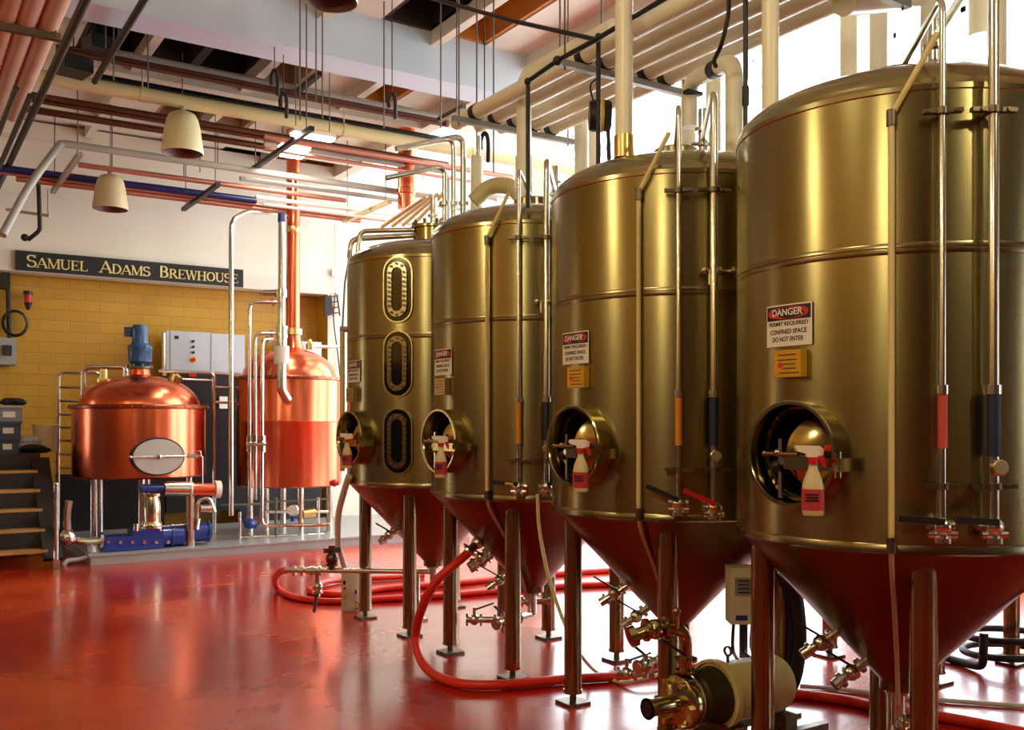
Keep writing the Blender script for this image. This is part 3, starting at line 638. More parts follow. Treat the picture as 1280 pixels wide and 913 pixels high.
# unistrut cross bars carrying the bundle
for i, (v, lb) in enumerate(((4.75, 'in front of the second tank riser'), (6.05, 'at the far end of the bundle'), (3.1, 'high left of the nearest tank'), (1.6, 'nearest the camera'))):
    t = thing('pipe_rack', 'grey steel channel rack under the insulated pipe bundle, '+lb, 'pipe rack', (4.0, v, HH-.1), 'racks under the insulated bundle')
    MB().bb((3.42, v-.02, HH-.10), (4.5, v+.02, HH-.06)).build('channel', GREYST, t, smooth=False)
    for u in (3.47, 4.45): MB().cyl((u, v, HH-.12), (u, v, LOWC+.0), .006, seg=8).build('hanger_rod', ROD, t)
    for k in range(5): MB().lathe([(.058, -.03), (.062, -.03), (.062, .03), (.058, .03)], (3.62+.17*k, v, HH), 20, axis=(0, 1, 0)).build('pipe_saddle', BLACKP, t)
# chain hoist / reel between the risers
t = thing('cable_reel', 'black cable reel with yellow band hanging between the risers above the second tank', 'reel', at(750, 145, 6.2), None)
c_ = at(750, 145, 6.2)
MB().lathe([(0, -.07), (.09, -.07), (.1, -.05), (.1, .05), (.09, .07), (0, .07)], c_, 24, axis=RT).build('reel_body', BLACK, t)
MB().lathe([(.102, -.02), (.104, -.02), (.104, .02), (.102, .02)], c_+Vector((0, 0, .0)), 24, axis=RT).build('yellow_band', YELLOW, t)
MB().tube([c_+RT*.05, c_+RT*.06+Vector((0, 0, -.33))], .014).build('reel_cable', BLACK, t)
MB().tube(cat_curve([c_+Vector((0, 0, .09))-RT*.04, c_+Vector((0, 0, .2))-RT*.06, c_+Vector((0, 0, .3))+RT*.02, c_+RT*.08+Vector((0, 0, .6))]), .006).build('hanging_wire', BLACK, t)

# small steel pipes rising at the far tank
for i, (px, yt, yb, lb) in enumerate(((556, 207, 292, 'leftmost and shortest'), (567, 172, 288, 'second from the left'), (579, 170, 288, 'third from the left, thicker'), (598, 170, 250, 'right one'))):
    Z = 7.4+.1*i; a = at(px, yb, Z); b = at(px, yt, Z)
    w = 4.2+3*(0 if i else -.5)
    m = MB().tube([a, b+Vector((0, 0, 0)), b-FW*.25-RT*.42+Vector((0, 0, -.16))] if i < 3 else [a, b], .020 if i != 2 else .025, 12, bend=.09)
    m.cyl(at(px, 255, Z)-Vector((0, 0, .015)), at(px, 255, Z)+Vector((0, 0, .015)), .045)
    tag(m.build('steel_pipe', PIPE), 'steel pipe bending down behind the farthest tank, '+lb, 'pipe', 'steel pipes bending down behind the far tank')

# ================================================================== CEILING SERVICES OVER THE HALL
def uline(px, py, h, px0, px1):
    V = onH(px, py, h).y; f = lambda q: onV(q, 300, V).x
    return V, f(px0), f(px1)
def upipe(px, py, h, px0, px1, r, mt, lb, grp='service pipes under the hall ceiling', name='service_pipe', extra=None):
    V, a, b = uline(px, py, h, px0, px1)
    m_ = MB().tube([(a, V, h)]+([(b, V, h)] if not extra else [(b, V, h)]+extra(b, V, h)), r, 14, bend=.12 if extra else 0)
    return tag(m_.build(name, mt), lb, 'pipe', grp)
o = upipe(228, 127, 5.2, -40, 735, .077, CREAMP, 'thick cream pipe crossing the hall ceiling from left edge to the tanks')
V = onH(228, 127, 5.2).y
for px in (178, 430, 590): u = onV(px, 200, V).x; MB().cyl((u-.03, V, 5.2), (u+.03, V, 5.2), .083, seg=20).cyl((u, V, 5.27), (u, V, 6.28), .008, seg=8).build('pipe_hanger', CREAMP, o)
upipe(320, 134, 5.36, 120, 548, .055, BLACKP, 'black pipe just above the thick cream pipe')
upipe(320, 111, 5.3, 70, 600, .024, BROWNP, 'thin brown pipe above the black pipe, lower of a close pair')
upipe(320, 106, 5.36, 70, 640, .02, BROWNP, 'thin brown pipe above the black pipe, upper of a close pair')
upipe(400, 119, 5.45, 140, 760, .06, GREYP, 'pale grey pipe under the beam with a grey coupling')
upipe(210, 147, 5.13, -40, 560, .032, BROWNP, 'dark brown pipe below the thick cream pipe, upper of two')
upipe(210, 153, 5.09, -40, 580, .026, BROWNP, 'dark brown pipe below the thick cream pipe, lower of two')
upipe(190, 161, 5.07, -40, 330, .04, BROWNP, 'wide brown pipe ending above the left pendant lamp')
upipe(400, 190, 5.05, 330, 560, .03, GREYP, 'grey pipe ending in a bend over the farthest tank', extra=lambda b, V, h: [(b, V, h-.7)])
upipe(400, 182, 5.0, 330, 640, .034, COPPERP, 'copper pipe running over the stack toward the farthest tank')
upipe(400, 197, 4.9, 330, 600, .022, COPPERP, 'thin copper pipe below the copper one over the stack')
def gext(b, V, h): return []
V, a, b = uline(200, 197, 4.75, 88, 545)
tag(MB().tube([at(3, 294, 9.8), at(36, 232, 10.2), (a-.1, V, 4.75), (a, V, 4.75), (b, V, 4.75)], .042, 14, bend=.25).build('service_pipe', GREYP), 'grey pipe with a bend down at its left end above the left lamp', 'pipe', 'service pipes under the hall ceiling')
upipe(180, 217, 4.75, 98, 432, .033, COPPERP, 'reddish copper pipe running behind the left pendant lamp')
upipe(180, 233, 4.7, -40, 320, .045, NAVYP, 'navy blue pipe on the brewhouse wall side')
upipe(440, 262, 4.68, 320, 560, .03, WHITEPL, 'white pipe continuing right of the navy pipe')
upipe(180, 243, 4.62, 20, 450, .036, COPPERP, 'lowest copper pipe below the navy one')
upipe(180, 238, 4.66, -40, 520, .022, COPPERP, 'thin copper pipe close below the navy one')
upipe(500, 277, 4.5, 330, 560, .018, WHITEPL, 'thin white pipe lowest above the copper stack')
upipe(480, 248, 4.75, 300, 700, .03, GREYP, 'grey pipe running level behind the copper stack')
upipe(640, 170, 5.3, 560, 900, .05, WHITEPL, 'white pipe running on above the third tank')
upipe(640, 250, 4.6, 600, 900, .045, GREYP, 'grey pipe seen between the third and second tank domes')
upipe(700, 262, 4.5, 620, 900, .03, WHITEPL, 'thin white pipe seen between the third and second tank domes')
# bundle of fat pipes in the top left corner, running toward the back wall
def vline(px, py, h, py0, py1):
    U = onH(px, py, h).x; return U, onH_v(U, h, py0), onH_v(U, h, py1)
def onH_v(U, h, py):
    Z = (h-EYE)*F/(YH-py); return (Z-U*FW.x)/FW.y
def vpipe(px, py, h, py0, py1, r, mt, lb, grp, name='service_pipe'):
    U, a, b = vline(px, py, h, py0, py1)
    return tag(MB().tube([(U, a, h), (U, b, h)], r, 14).build(name, mt), lb, 'pipe', grp)
for i, (px, lb) in enumerate(((68, 'rightmost of four'), (38, 'third of four from the left'), (10, 'second of four from the left'), (-18, 'leftmost of four at the corner'))):
    vpipe(px, 10, 5.0, -60, 142, .088, INSULR, 'fat insulated pipe painted with red floor bounce in the top left corner, '+lb, 'fat pipes in the top left corner', 'insulated_pipe')
for i, (px, h, y1, r, lb) in enumerate(((107, 4.75, 285, .036, 'longest, beside the fat corner pipes'), (90, 4.7, 290, .028, 'second one in from the corner'), (180, 5.15, 102, .032, 'short one right of the corner bundle'), (40, 4.55, 290, .03, 'one close to the left edge'), (62, 4.5, 280, .024, 'thin one close to the left edge'))):
    vpipe(px, 0, h, {90: 120, 40: 150, 62: 110}.get(px, -60), y1, r, BLACKP, 'dark pipe slanting away in the upper left, '+lb, 'dark slanting pipes in the upper left')
# cross channel under the fat pipes
m = MB().bb((onH(-40, 40, 4.88).x-.3, onH(30, 40, 4.88).y-.03, 4.86), (onH(76, 48, 4.88).x, onH(30, 40, 4.88).y+.03, 4.92)); m.cyl(onH(70, 46, 4.88), onH(70, 46, 4.88)+Vector((0, 0, .8)), .008, seg=6); tag(m.build('channel_bar', DSTEEL, smooth=False), 'dark channel bar under the fat corner pipes', 'bar')
def trapeze(px0, py0, px1, h, lb, mt=BLACKP, w=.055):
    a = onH(px0, py0, h); U = a.x; r_ = ray(px1, 300); b = Vector((U, r_.y*(U/r_.x), h))
    t = thing('trapeze_hanger', lb, 'pipe hanger', (U, (a.y+b.y)/2, h), 'channel hangers under the ceiling pipes')
    MB().bb((U-w/2, min(a.y, b.y), h-.025), (U+w/2, max(a.y, b.y), h+.025)).build('channel', mt, t, smooth=False)
    for q in (.08, .92):
        p = a.lerp(b, q); MB().cyl(p, (p.x, p.y, 6.28), .007, seg=8).build('hanger_rod', ROD, t)
trapeze(314, 213, 390, 4.83, 'dark channel hanger just left of the copper stack top')
trapeze(229, 262, 273, 4.58, 'dark channel hanger between the pendant lamps and the stack', BLACKP)
trapeze(430, 277, 487, 4.58, 'cream channel hanger right of the copper stack', CREAMP, .07)
trapeze(549, 150, 580, 5.3, 'small dark channel hanger below the beam above the farthest tank', DSTEEL)
trapeze(371, 115, 400, 5.42, 'dark channel hanger below the left half of the beam')
trapeze(66, 240, 100, 4.62, 'grey channel hanger in the upper left under the navy pipe', GREYP)
# angled cream bars beside the stack right
for i in range(4):
    a = at(478+i*13, 283-i*1, 11.2); b = at(530+i*8, 248-i*2, 10.0)
    tag(MB().tube([a, b], .026).build('service_pipe', CREAMP), 'cream pipe slanting up toward the far tank pipes, %s' % ['leftmost of four', 'second of four', 'third of four', 'rightmost of four'][i], 'pipe', 'slanting cream pipes beside the far tank')
# thin hanger rods from the ceiling
for i, (px, yb, Z) in enumerate(((375, 150, 9.0), (383, 150, 9.0), (395, 128, 9.0), (403, 150, 9.0), (480, 160, 9.3), (551, 160, 9.0), (571, 140, 9.0), (596, 190, 7.9), (617, 215, 8.2), (700, 75, 7.5), (752, 42, 7.5), (132, 60, 9.2), (142, 100, 9.2), (148, 65, 9.2), (185, 110, 9.8), (140, 215, 12), (163, 20, 9), (230, 225, 12.6), (250, 215, 12.6), (272, 205, 12.6))):
    p = at(px, yb, Z); tp = LOWC if p.x < USTEP else HIGHC
    tag(MB().cyl(p, (p.x, p.y, tp+.55 if tp == LOWC else tp), .0075, seg=8).build('hanger_rod', ROD), 'thin steel rod hanging from the hall ceiling', 'rod', 'thin hanger rods') 
# carabiner like hook clamps on rods
for px, py, Z, lb in ((347, 103, 9.2, 'left one below the beam'), (358, 131, 9.4, 'one resting on the black pipe'), (494, 132, 9.2, 'right one below the beam'), (610, 184, 8.2, 'one above the farthest tank')):
    p = at(px, py, Z); m = MB().tube(cat_curve([p+Vector((0, 0, -.13)), p+Vector((0, 0, .06)), p+Vector((0, 0, .12))-RT*.03, p+Vector((0, 0, .06))-RT*.06, p+Vector((0, 0, -.02))-RT*.06], 5), .018)
    m.cyl(p+Vector((0, 0, .12))-RT*.03, (p+Vector((0, 0, .12))-RT*.03).to_2d().to_3d()+Vector((0, 0, 6.28)), .005, seg=6)
    tag(m.build('pipe_hook', BLACK), 'black hook hanging from the ceiling, '+lb, 'hook', 'black hooks')
# duct work at left in the dark
for px, py, Z, s_, lb in ((122, 56, 9.8, (.22, .26, .14), 'upper one'), (92, 84, 9.6, (.28, .3, .13), 'lower one')):
    m = MB().box(at(px, py, Z), s_, rz=.2); c_ = at(px, py, Z); m.cyl(c_, at(px+1, py-24, Z), .12, .05).cyl(c_, (c_.x, c_.y, 6.25), .008, seg=6)
    tag(m.build('floodlight', BLACKP), 'dark boxy light housing among the pipes in the upper left, '+lb, 'light', 'dark light housings')
tag(MB().tube([at(48, 225, 12.5), at(50, 288, 12.5), at(35, 300, 12.5)], .028, bend=.05).sph(at(31, 297, 12.5), .05).build('service_pipe', BLACKP), 'short dark bent pipe on the white wall above the sign left end', 'pipe')
tag(MB().tube([at(8, 262, 12.5), at(62, 270, 12.5)], .02).cyl(at(60, 236, 12.5), at(60, 270, 12.5), .008).build('service_pipe', GREYP), 'short grey pipe held on a rod near the left edge above the sign', 'pipe')

# pendant lamps
def lamp(u, v, hb, label, mt=SHADE, dia=.45, top=LOWC, strength=0):
    t = thing('pendant_lamp', label, 'lamp', (u, v, hb), 'bell shaped pendant lamps')
    r = dia/2; H = dia*1.02
    MB().lathe([(r*.97, .0), (r, .012), (r, .03), (r*.93, H*.28), (r*.85, H*.6), (r*.74, H*.82), (r*.62, H*.93), (r*.42, H*.985), (r*.2, H), (r*.12, H+.02)], (u, v, hb), 40).build('lamp_shade', mt, t)
    MB().lathe([(r*.955, .005), (r*.9, .03), (r*.84, H*.28), (r*.74, H*.6), (r*.5, H*.8), (0, H*.85)], (u, v, hb), 40).build('shade_inside', SHADEI, t)
    MB().cyl((u, v, hb+H), (u, v, hb+H+.09), .035, .025).build('lamp_cap', GREYP, t)
    MB().cyl((u, v, hb+H+.08), (u, v, top), .006, seg=8).build('cord', ROD, t)
l1 = at(228, 192, 10.6); lamp(l1.x, l1.y, l1.z, 'cream bell pendant lamp, the brighter and larger of the pair at left', SHADE, .45)
l2 = at(138, 262, 11.9); lamp(l2.x, l2.y, l2.z, 'tan bell pendant lamp hanging above the SAMUEL part of the sign', SHADEB, .42)
l3 = at(414, 3, 7.2); lamp(l3.x, l3.y, l3.z, 'bell pendant lamp cut by the top edge, only its brown underside showing', SHADE, .40)
# fluorescent fixtures: lit tubes
def fixture(u, v, h, L, label, power, col, along='U'):
    t = thing('tube_light', label, 'light', (u, v, h), 'ceiling tube lights')
    sx, sy = (L, .18) if along == 'U' else (.18, L)
    MB().box((u, v, h+.02), (sx, sy*.9, .04)).build('housing', WHITEPL, t, smooth=False)
    MB().box((u, v, h-.012), (sx*.96, sy*.7, .024)).build('diffuser', LAMPE, t, smooth=False)
    for s_ in (-.4, .4):
        p = Vector((u+(sx*s_ if along == 'U' else 0), v+(0 if along == 'U' else sy*s_), h+.08)); MB().cyl(p, (p.x, p.y, LOWC), .006, seg=6).build('hanger_rod', ROD, t)
    if power:
        ld = bpy.data.lights.new('tube_glow', 'AREA'); ld.shape = 'RECTANGLE'; ld.size = sx*.96; ld.size_y = sy*.7; ld.energy = power; ld.color = col
        lo = bpy.data.objects.new('tube_glow', ld); C.objects.link(lo); lo.location = (0, 0, -.03); lo.parent = t
WARM = (1, .86, .52)
p = at(391, 170, 10.8); fixture(p.x, p.y, p.z, .5, 'lit ceiling light, upper one of three beside the copper stack', 30, (1, .95, .85))
p = at(368, 184, 11.6); fixture(p.x, p.y, p.z, .38, 'lit ceiling light, middle one of three beside the copper stack', 30, (1, .95, .85))
p = at(365, 194, 12.6); fixture(p.x, p.y, p.z, .30, 'lit ceiling light, lowest of three beside the copper stack', 30, (1, .95, .85))
def lit_lamp(u, v, hb, label, power, col=WARM):
    lamp(u, v, hb, label, SHADE, .45); t = [o for o in C.objects if o.name.startswith('pendant_lamp')][-1]
    t = max((o for o in C.objects if o.name.startswith('pendant_lamp')), key=lambda o: o.name)
    MB().sph((u, v, hb-.03), .10, 20, (1, 1, 1.1)).build('bulb', mat('lit_bulb', (1, .9, .65), .5, emit=60.), t)
    ld = bpy.data.lights.new('bulb_glow', 'POINT'); ld.shadow_soft_size = .11; ld.energy = power; ld.color = col
    lo = bpy.data.objects.new('bulb_glow', ld); C.objects.link(lo); lo.location = (0, 0, -.16); lo.parent = t
lit_lamp(-2.6, 4.9, 4.3, 'lit bell pendant lamp far left of the camera', 170)
lit_lamp(-2.2, -.3, 4.1, 'lit bell pendant lamp left behind the camera', 170)
lit_lamp(3.1, -1.2, 4.6, 'lit bell pendant lamp right behind the camera', 210)
lit_lamp(.4, 2.3, 4.9, 'lit bell pendant lamp above the camera', 90)

# ================================================================== BREWHOUSE WALL
VW = VB-.03
t = thing('wall_sign', 'long black board reading SAMUEL ADAMS BREWHOUSE in gold letters on the white wall', 'sign', (3.0, VW, 3.71))
MB().bb((1.44, VB-.05, 3.715), (4.55, VB-.002, 3.98)).build('sign_board', SIGNK, t, smooth=False)
def stroke(L, a, b, w): L.append((a, b, w))
def glyph(ch):
    tk, tn = .17, .075; s = []; sf = lambda x, y, w=.34: s.append(((x-w/2, y), (x+w/2, y), .055))
    def arc(cx, cy, rx, ry, a0, a1, n=10, w0=tn, w1=tk):
        P_ = [(cx+rx*math.cos(math.radians(a0+(a1-a0)*k/n)), cy+ry*math.sin(math.radians(a0+(a1-a0)*k/n))) for k in range(n+1)]
        for k in range(n):
            am = math.radians(a0+(a1-a0)*(k+.5)/n); s.append((P_[k], P_[k+1], w0+(w1-w0)*abs(math.cos(am))))
    W = .8
    if ch == 'A': s += [((.02, 0), (.40, 1), tn), ((.40, .98), (.78, 0), tk), ((.16, .34), (.62, .34), .06)]; sf(.03, .03, .28); sf(.78, .03, .34); W = .84
    elif ch == 'M': s += [((.12, 0), (.12, 1), tn), ((.14, 1), (.5, .05), tk), ((.5, .05), (.86, 1), tn), ((.9, 0), (.9, 1), tk)]; sf(.12, .03, .28); sf(.9, .03); sf(.1, .97, .22); sf(.92, .97, .24); W = 1.05
    elif ch == 'U': s += [((.15, 1), (.15, .3), tk), ((.7, 1), (.7, .3), tn)]; arc(.425, .3, .275, .27, 180, 360, 10, tn+.03, tn+.05); sf(.15, .97); sf(.7, .97, .28); W = .86
    elif ch == 'E': s += [((.15, 0), (.15, 1), tk), ((.1, .97), (.62, .97), .06), ((.1, .03), (.66, .03), .06), ((.15, .52), (.5, .52), .06), ((.6, 1), (.62, .8), .05), ((.66, 0), (.68, .22), .05), ((.5, .42), (.5, .62), .05)]; W = .74
    elif ch == 'L': s += [((.15, 0), (.15, 1), tk), ((.1, .03), (.62, .03), .06), ((.63, 0), (.65, .25), .05)]; sf(.15, .97); W = .7
    elif ch == 'S': arc(.33, .74, .25, .23, 20, 270, 12, tn, tk-.02); arc(.33, .27, .27, .25, 90, -160, 12, tn, tk-.02); s += [((.56, .78), (.57, 1), .045), ((.08, 0), (.07, .24), .045)]; W = .68
    elif ch == 'D': s += [((.15, 0), (.15, 1), tk)]; arc(.3, .5, .45, .47, -90, 90, 14, .06, tk); s += [((.1, .97), (.3, .97), .06), ((.1, .03), (.3, .03), .06)]; W = .86
    elif ch == 'B': s += [((.15, 0), (.15, 1), tk)]; arc(.32, .75, .24, .22, -90, 90, 10, .06, tk); arc(.32, .28, .30, .25, -90, 90, 10, .06, tk); s += [((.1, .97), (.34, .97), .06), ((.1, .03), (.34, .03), .06), ((.15, .53), (.34, .53), .055)]; W = .74
    elif ch == 'R': s += [((.15, 0), (.15, 1), tk)]; arc(.32, .74, .25, .23, -90, 90, 10, .06, tk); s += [((.1, .97), (.34, .97), .06), ((.15, .51), (.34, .51), .055), ((.36, .5), (.72, .03), tk)]; sf(.15, .03); sf(.76, .03, .2); W = .82
    elif ch == 'W': s += [((.06, 1), (.3, 0), tk), ((.3, 0), (.52, .95), tn), ((.5, 1), (.76, 0), tk), ((.76, 0), (.98, 1), tn)]; sf(.06, .97, .3); sf(.5, .97, .26); sf(.98, .97, .26); W = 1.08
    elif ch == 'H': s += [((.15, 0), (.15, 1), tk), ((.7, 0), (.7, 1), tk), ((.15, .52), (.7, .52), .06)]; [sf(x, y) for x in (.15, .7) for y in (.03, .97)]; W = .88
    elif ch == 'O': arc(.42, .5, .34, .46, 0, 360, 22, .07, tk+.01); W = .86
    return s, W
def letters(word, x0, x1, y0, big, small, nm='gold_lettering'):
    gs = [glyph(c) for c in word]; wd = sum(W*(big if i == 0 else small) for i, (s, W) in enumerate(gs)); k = (x1-x0)/wd
    x = x0
    for i, (s, W) in enumerate(gs):
        sc = big if i == 0 else small; mb = MB()
        for j, ((ax, ay), (bx, by), w) in enumerate(s):
            a = Vector((x+ax*sc*k, VB-.056, y0+ay*sc)); b = Vector((x+bx*sc*k, VB-.056, y0+by*sc)); d = (b-a)
            if d.length < 1e-5: continue
            d.normalize(); n_ = Vector((-d.z, 0, d.x))*(w*sc/2); a2 = a-d*.002; b2 = b+d*.002
            f0 = [a2+n_, b2+n_, b2-n_, a2-n_]; dep = .004+.00004*j
            A_ = [mb.bm.verts.new(q) for q in f0]; B_ = [mb.bm.verts.new(q-Vector((0, dep, 0))) for q in f0]
            mb.bm.faces.new(A_); mb.bm.faces.new(B_[::-1])
            for e in range(4): mb.bm.faces.new((A_[e], A_[(e+1) % 4], B_[(e+1) % 4], B_[e]))
        mb.build(nm, GOLD, t, smooth=False); x += W*sc*k
ux = lambda px: onV(px, 330, VB-.05).x
letters('SAMUEL', ux(33), ux(110), 3.765, .165, .135); letters('ADAMS', ux(125), ux(188), 3.765, .165, .135); letters('BREWHOUSE', ux(199), ux(298), 3.765, .165, .135)

def brew_loc(px, Vv): return onV(px, 527, Vv)
PLH = .12
m = MB().bb((1.95, 11.9, 0), (7.0, 14.55, PLH-.02)).bb((1.93, 11.88, PLH-.02), (7.02, 14.55, PLH)); tag(m.build('equipment_platform', GRAYPLAT, smooth=False), 'low grey steel platform under the two copper kettles', 'platform')

def kettle(c, r, zb, zr, zd, name_lb, seam=None):
    t = thing('copper_kettle', name_lb, 'brew kettle', (c.x, c.y, PLH), 'copper brew kettles')
    prof = [(0, zb+.03), (r*.5, zb+.01), (r-.03, zb), (r, zb+.02)]
    if seam: prof += [(r, seam-.01), (r+.004, seam), (r, seam+.01)]
    prof += [(r, zr-.03)]
    MB().lathe(prof, (c.x, c.y, 0), 96).build('body', COPPER, t)
    MB().lathe([(r, zr-.04), (r+.035, zr-.03), (r+.04, zr), (r+.03, zr+.015), (r-.05, zr+.02)], (c.x, c.y, 0), 96).build('rim', COPPERR, t)
    pr = []
    for k in range(21):
        x = math.cos(PI/2*k/20); pr.append((max((r-.07)*x, .0), zr+.01+(zd-zr)*(1-x**2.3)**(1/1.9)))
    MB().lathe(pr, (c.x, c.y, 0), 80).build('dome', COPPER, t)
    rv = MB()
    for k in range(40): a = 2*PI*k/40; rv.sph((c.x+(r+.037)*math.cos(a), c.y+(r+.037)*math.sin(a), zr-.012), .011, 6)
    rv.build('rim_rivets', COPPERR, t)
    return t
K1 = Vector((*onV(175, 527, 12.85).to_2d(), 0)); k1 = kettle(K1, .80, .96, 1.85, 2.235, 'wide low copper kettle with a blue motor on its dome and an oval door')
K2 = Vector((*onV(362, 527, 12.95).to_2d(), 0)); k2 = kettle(K2, .715, .77, 2.26, 2.66, 'tall copper kettle with a copper chimney rising to the ceiling', 1.66)
# kettle 1: neck, motor, door, legs
z = 2.2; c = K1
MB().lathe([(.19, 2.19), (.125, 2.25), (.115, 2.33)], c, 32).build('neck', COPPER, k1)
MB().lathe([(.13, 2.33), (.16, 2.335), (.16, 2.36), (0, 2.36)], c, 32).build('neck_flange', DSTEEL, k1)
MB().lathe([(.09, 2.36), (.12, 2.40), (.145, 2.42), (.145, 2.55), (.15, 2.56), (.15, 2.62), (.12, 2.64), (.10, 2.66), (.095, 2.80), (.10, 2.82), (.10, 2.86), (.08, 2.89), (0, 2.89)], c, 10).build('motor', BLUEM, k1)
mo = MB().box(c-RT*.14+Vector((0, 0, 2.80)), (.09, .09, .12), rz=-YAW); mo.build('motor_terminal_box', BLUEM, k1)
for q in range(8): a = 2*PI*q/8; MB().cyl(c+Vector((.145*math.cos(a), .145*math.sin(a), 2.35)), c+Vector((.145*math.cos(a), .145*math.sin(a), 2.385)), .012, seg=6).build('flange_bolt', DSTEEL, k1)
def face(cc, r, px, h):    # point on the kettle's side seen at photo column px, and its outward normal
    rr = ray(px, 527); d = Vector((rr.x, rr.y)).normalized(); b = cc.to_2d().dot(d); t0 = b-math.sqrt(max(b*b-(cc.to_2d().length_squared-r*r), 0)); p = d*t0
    n = (p-cc.to_2d()).normalized(); return Vector((p.x, p.y, h)), Vector((n.x, n.y, 0))
p, n = face(K1, .80, 197, 1.235); tt = Vector((0, 0, 1)).cross(n)
ov = lambda a, b, N=40: [(a*math.cos(2*PI*k/N), b*math.sin(2*PI*k/N)) for k in range(N)]
dr = MB().prism(ov(.315, .232), p-n*.08, tt, Vector((0, 0, 1)), .115).build('manway_rim', BLACKP, k1)
MB().prism(ov(.295, .212), p-n*.02, tt, Vector((0, 0, 1)), .075).build('manway_door', mat('door_steel', (.55, .54, .52), .35, .7, .06, 9.), dr)
MB().cyl(p+n*.07-tt*.33, p+n*.07+tt*.33, .012).sph(p+n*.075, .035).sph(p+n*.07-tt*.33, .022).build('door_crossbar', PIPE, dr)
q = p+n*.07+tt*.40; MB().box(q, (.12, .04, .05), rz=math.atan2(tt.y, tt.x)).tube([q-Vector((0, 0, 0)), q+tt*.12, q+tt*.12-Vector((0, 0, .35))], .008, bend=.03).tube([q+Vector((0, 0, .02)), q+Vector((0, 0, .06)), q+tt*.1+Vector((0, 0, .06)), q+tt*.1], .006, bend=.02).build('door_catch', PIPE, dr)
for a in (200, 260, 330, 70, 130):
    q = K1+Vector((.62*math.cos(math.radians(a)), .62*math.sin(math.radians(a)), 0)); MB().cyl(q+Vector((0, 0, PLH)), q+Vector((0, 0, 1.0)), .042).build('leg', PIPE, k1)
# pipe loops over kettle 1
g = MB().tube([onV(104, 560, 13.3), onV(104, 459, 13.3), onV(157, 459, 13.1), onV(157, 472, 13.1)], .035, 12, bend=.1).build('overhead_pipe', PIPE, k1)
MB().cyl(onV(130, 476, 12.9), onV(130, 462, 12.9), .05).cyl(onV(130, 478, 12.9), onV(130, 474, 12.9), .09).build('dome_nozzle', BRASS, k1)
MB().cyl(onV(212, 473, 12.7)-Vector((0, 0, .08)), onV(218, 468, 12.7), .05).cyl(onV(219, 471, 12.7), onV(224, 476, 12.65), .05).build('dome_nozzle', BRASS, k1)
# guard rail / ladder frames
def frame(label, pts, r, rungs, name='access_ladder', cat='ladder', grp=None):
    t_ = thing(name, label, cat, (pts[0].x, pts[0].y, pts[0].z), grp)
    MB().tube(pts, r, 10, bend=.08).build('rail', PIPE, t_)
    for a, b in rungs: MB().tube([a, b], r*.75, 8).build('rung', PIPE, t_)
    return t_
Vl = 13.75
frame('steel ladder frame at the left of the wide kettle', [onV(72, 694, Vl), onV(73, 466, Vl), onV(126, 466, Vl), onV(126, 620, Vl)], .024,
      [(onV(73, y, Vl), onV(126, y+1, Vl)) for y in (484, 501, 518, 534, 551, 568, 585)])
frame('steel rail frame at the right of the wide kettle', [onV(198, 464, 13.2), onV(267, 466, 13.2), onV(268, 676, 13.2)], .024,
      [(onV(222, 474, 13.25), onV(267, 476, 13.25)), (onV(268, 467, 13.4), onV(300, 470, 13.4)), (onV(268, 484, 13.4), onV(300, 486, 13.4)), (onV(268, 503, 13.4), onV(300, 504, 13.4))], 'rail_frame', 'rail')
# tall steel pipe up to the ceiling pipes
tag(MB().tube([onV(289, 645, 12.3), onV(289, 275, 12.3), onV(310, 264, 12.6), onV(352, 268, 13.2)], .032, 12, bend=.16).build('steel_pipe', PIPE), 'tall thin steel pipe standing between the two kettles', 'pipe')
# kettle 2: neck, chimney, side pipes
MB().lathe([(.26, 2.60), (.15, 2.68), (.11, 2.80), (.105, 2.86)], K2+RT*.05, 32).build('neck', COPPER, k2)
kc = K2+RT*.05
MB().cyl(kc+Vector((0, 0, 2.84)), kc+Vector((0, 0, LOWC)), .093, seg=32).build('chimney', COPPER, k2)
MB().lathe([(.095, 2.86), (.125, 2.87), (.125, 2.95), (.095, 2.96)], kc, 32).build('chimney_collar', BRASS, k2)
for h in (4.3, 5.05): MB().lathe([(.094, h), (.10, h+.01), (.10, h+.07), (.094, h+.08)], kc, 32).build('chimney_band', BRASS, k2)
# column with sight glass in front left of chimney
col = at(352, 400, 12.55); cx = Vector((col.x, col.y, 0))
hz = lambda y: EYE+(YH-y)/F*12.55
t = thing('vapour_pipe', 'upright steel pipe with a glass sleeve standing before the tall kettle', 'pipe', (cx.x, cx.y, hz(505)))
MB().cyl(cx+Vector((0, 0, hz(430))), cx+Vector((0, 0, hz(268))), .045, seg=20).build('pipe', PIPE, t)
MB().cyl(cx+Vector((0, 0, hz(278))), cx+Vector((0, 0, hz(267))), .05, seg=20).build('blue_cap', NAVYP, t)
for y0, y1, r in ((372, 362, .07), (411, 408, .08), (422, 419, .08), (435, 411, .07)): MB().cyl(cx+Vector((0, 0, hz(y0))), cx+Vector((0, 0, hz(y1))), r, seg=20).build('flange', PIPE, t)
MB().cyl(cx+Vector((0, 0, hz(455))), cx+Vector((0, 0, hz(433))), .10, seg=20).build('glass_sleeve', mat('milky_glass', 'd0c8b8', .15, 0, .1, 8.), t)
MB().tube([cx+Vector((0, 0, hz(455))), cx+Vector((0, 0, hz(488))), cx+RT*.06-FW*.02+Vector((0, 0, hz(500)))+FW*.1], .062, 16, bend=.05).build('elbow', PIPE, t)
MB().cyl(cx-RT*.05+Vector((0, 0, hz(366))), cx-RT*.24+Vector((0, 0, hz(366))), .04).cyl(cx-RT*.24+Vector((0, 0, hz(366))), cx-RT*.30+Vector((0, 0, hz(366))), .02).build('side_actuator', PIPE, t)
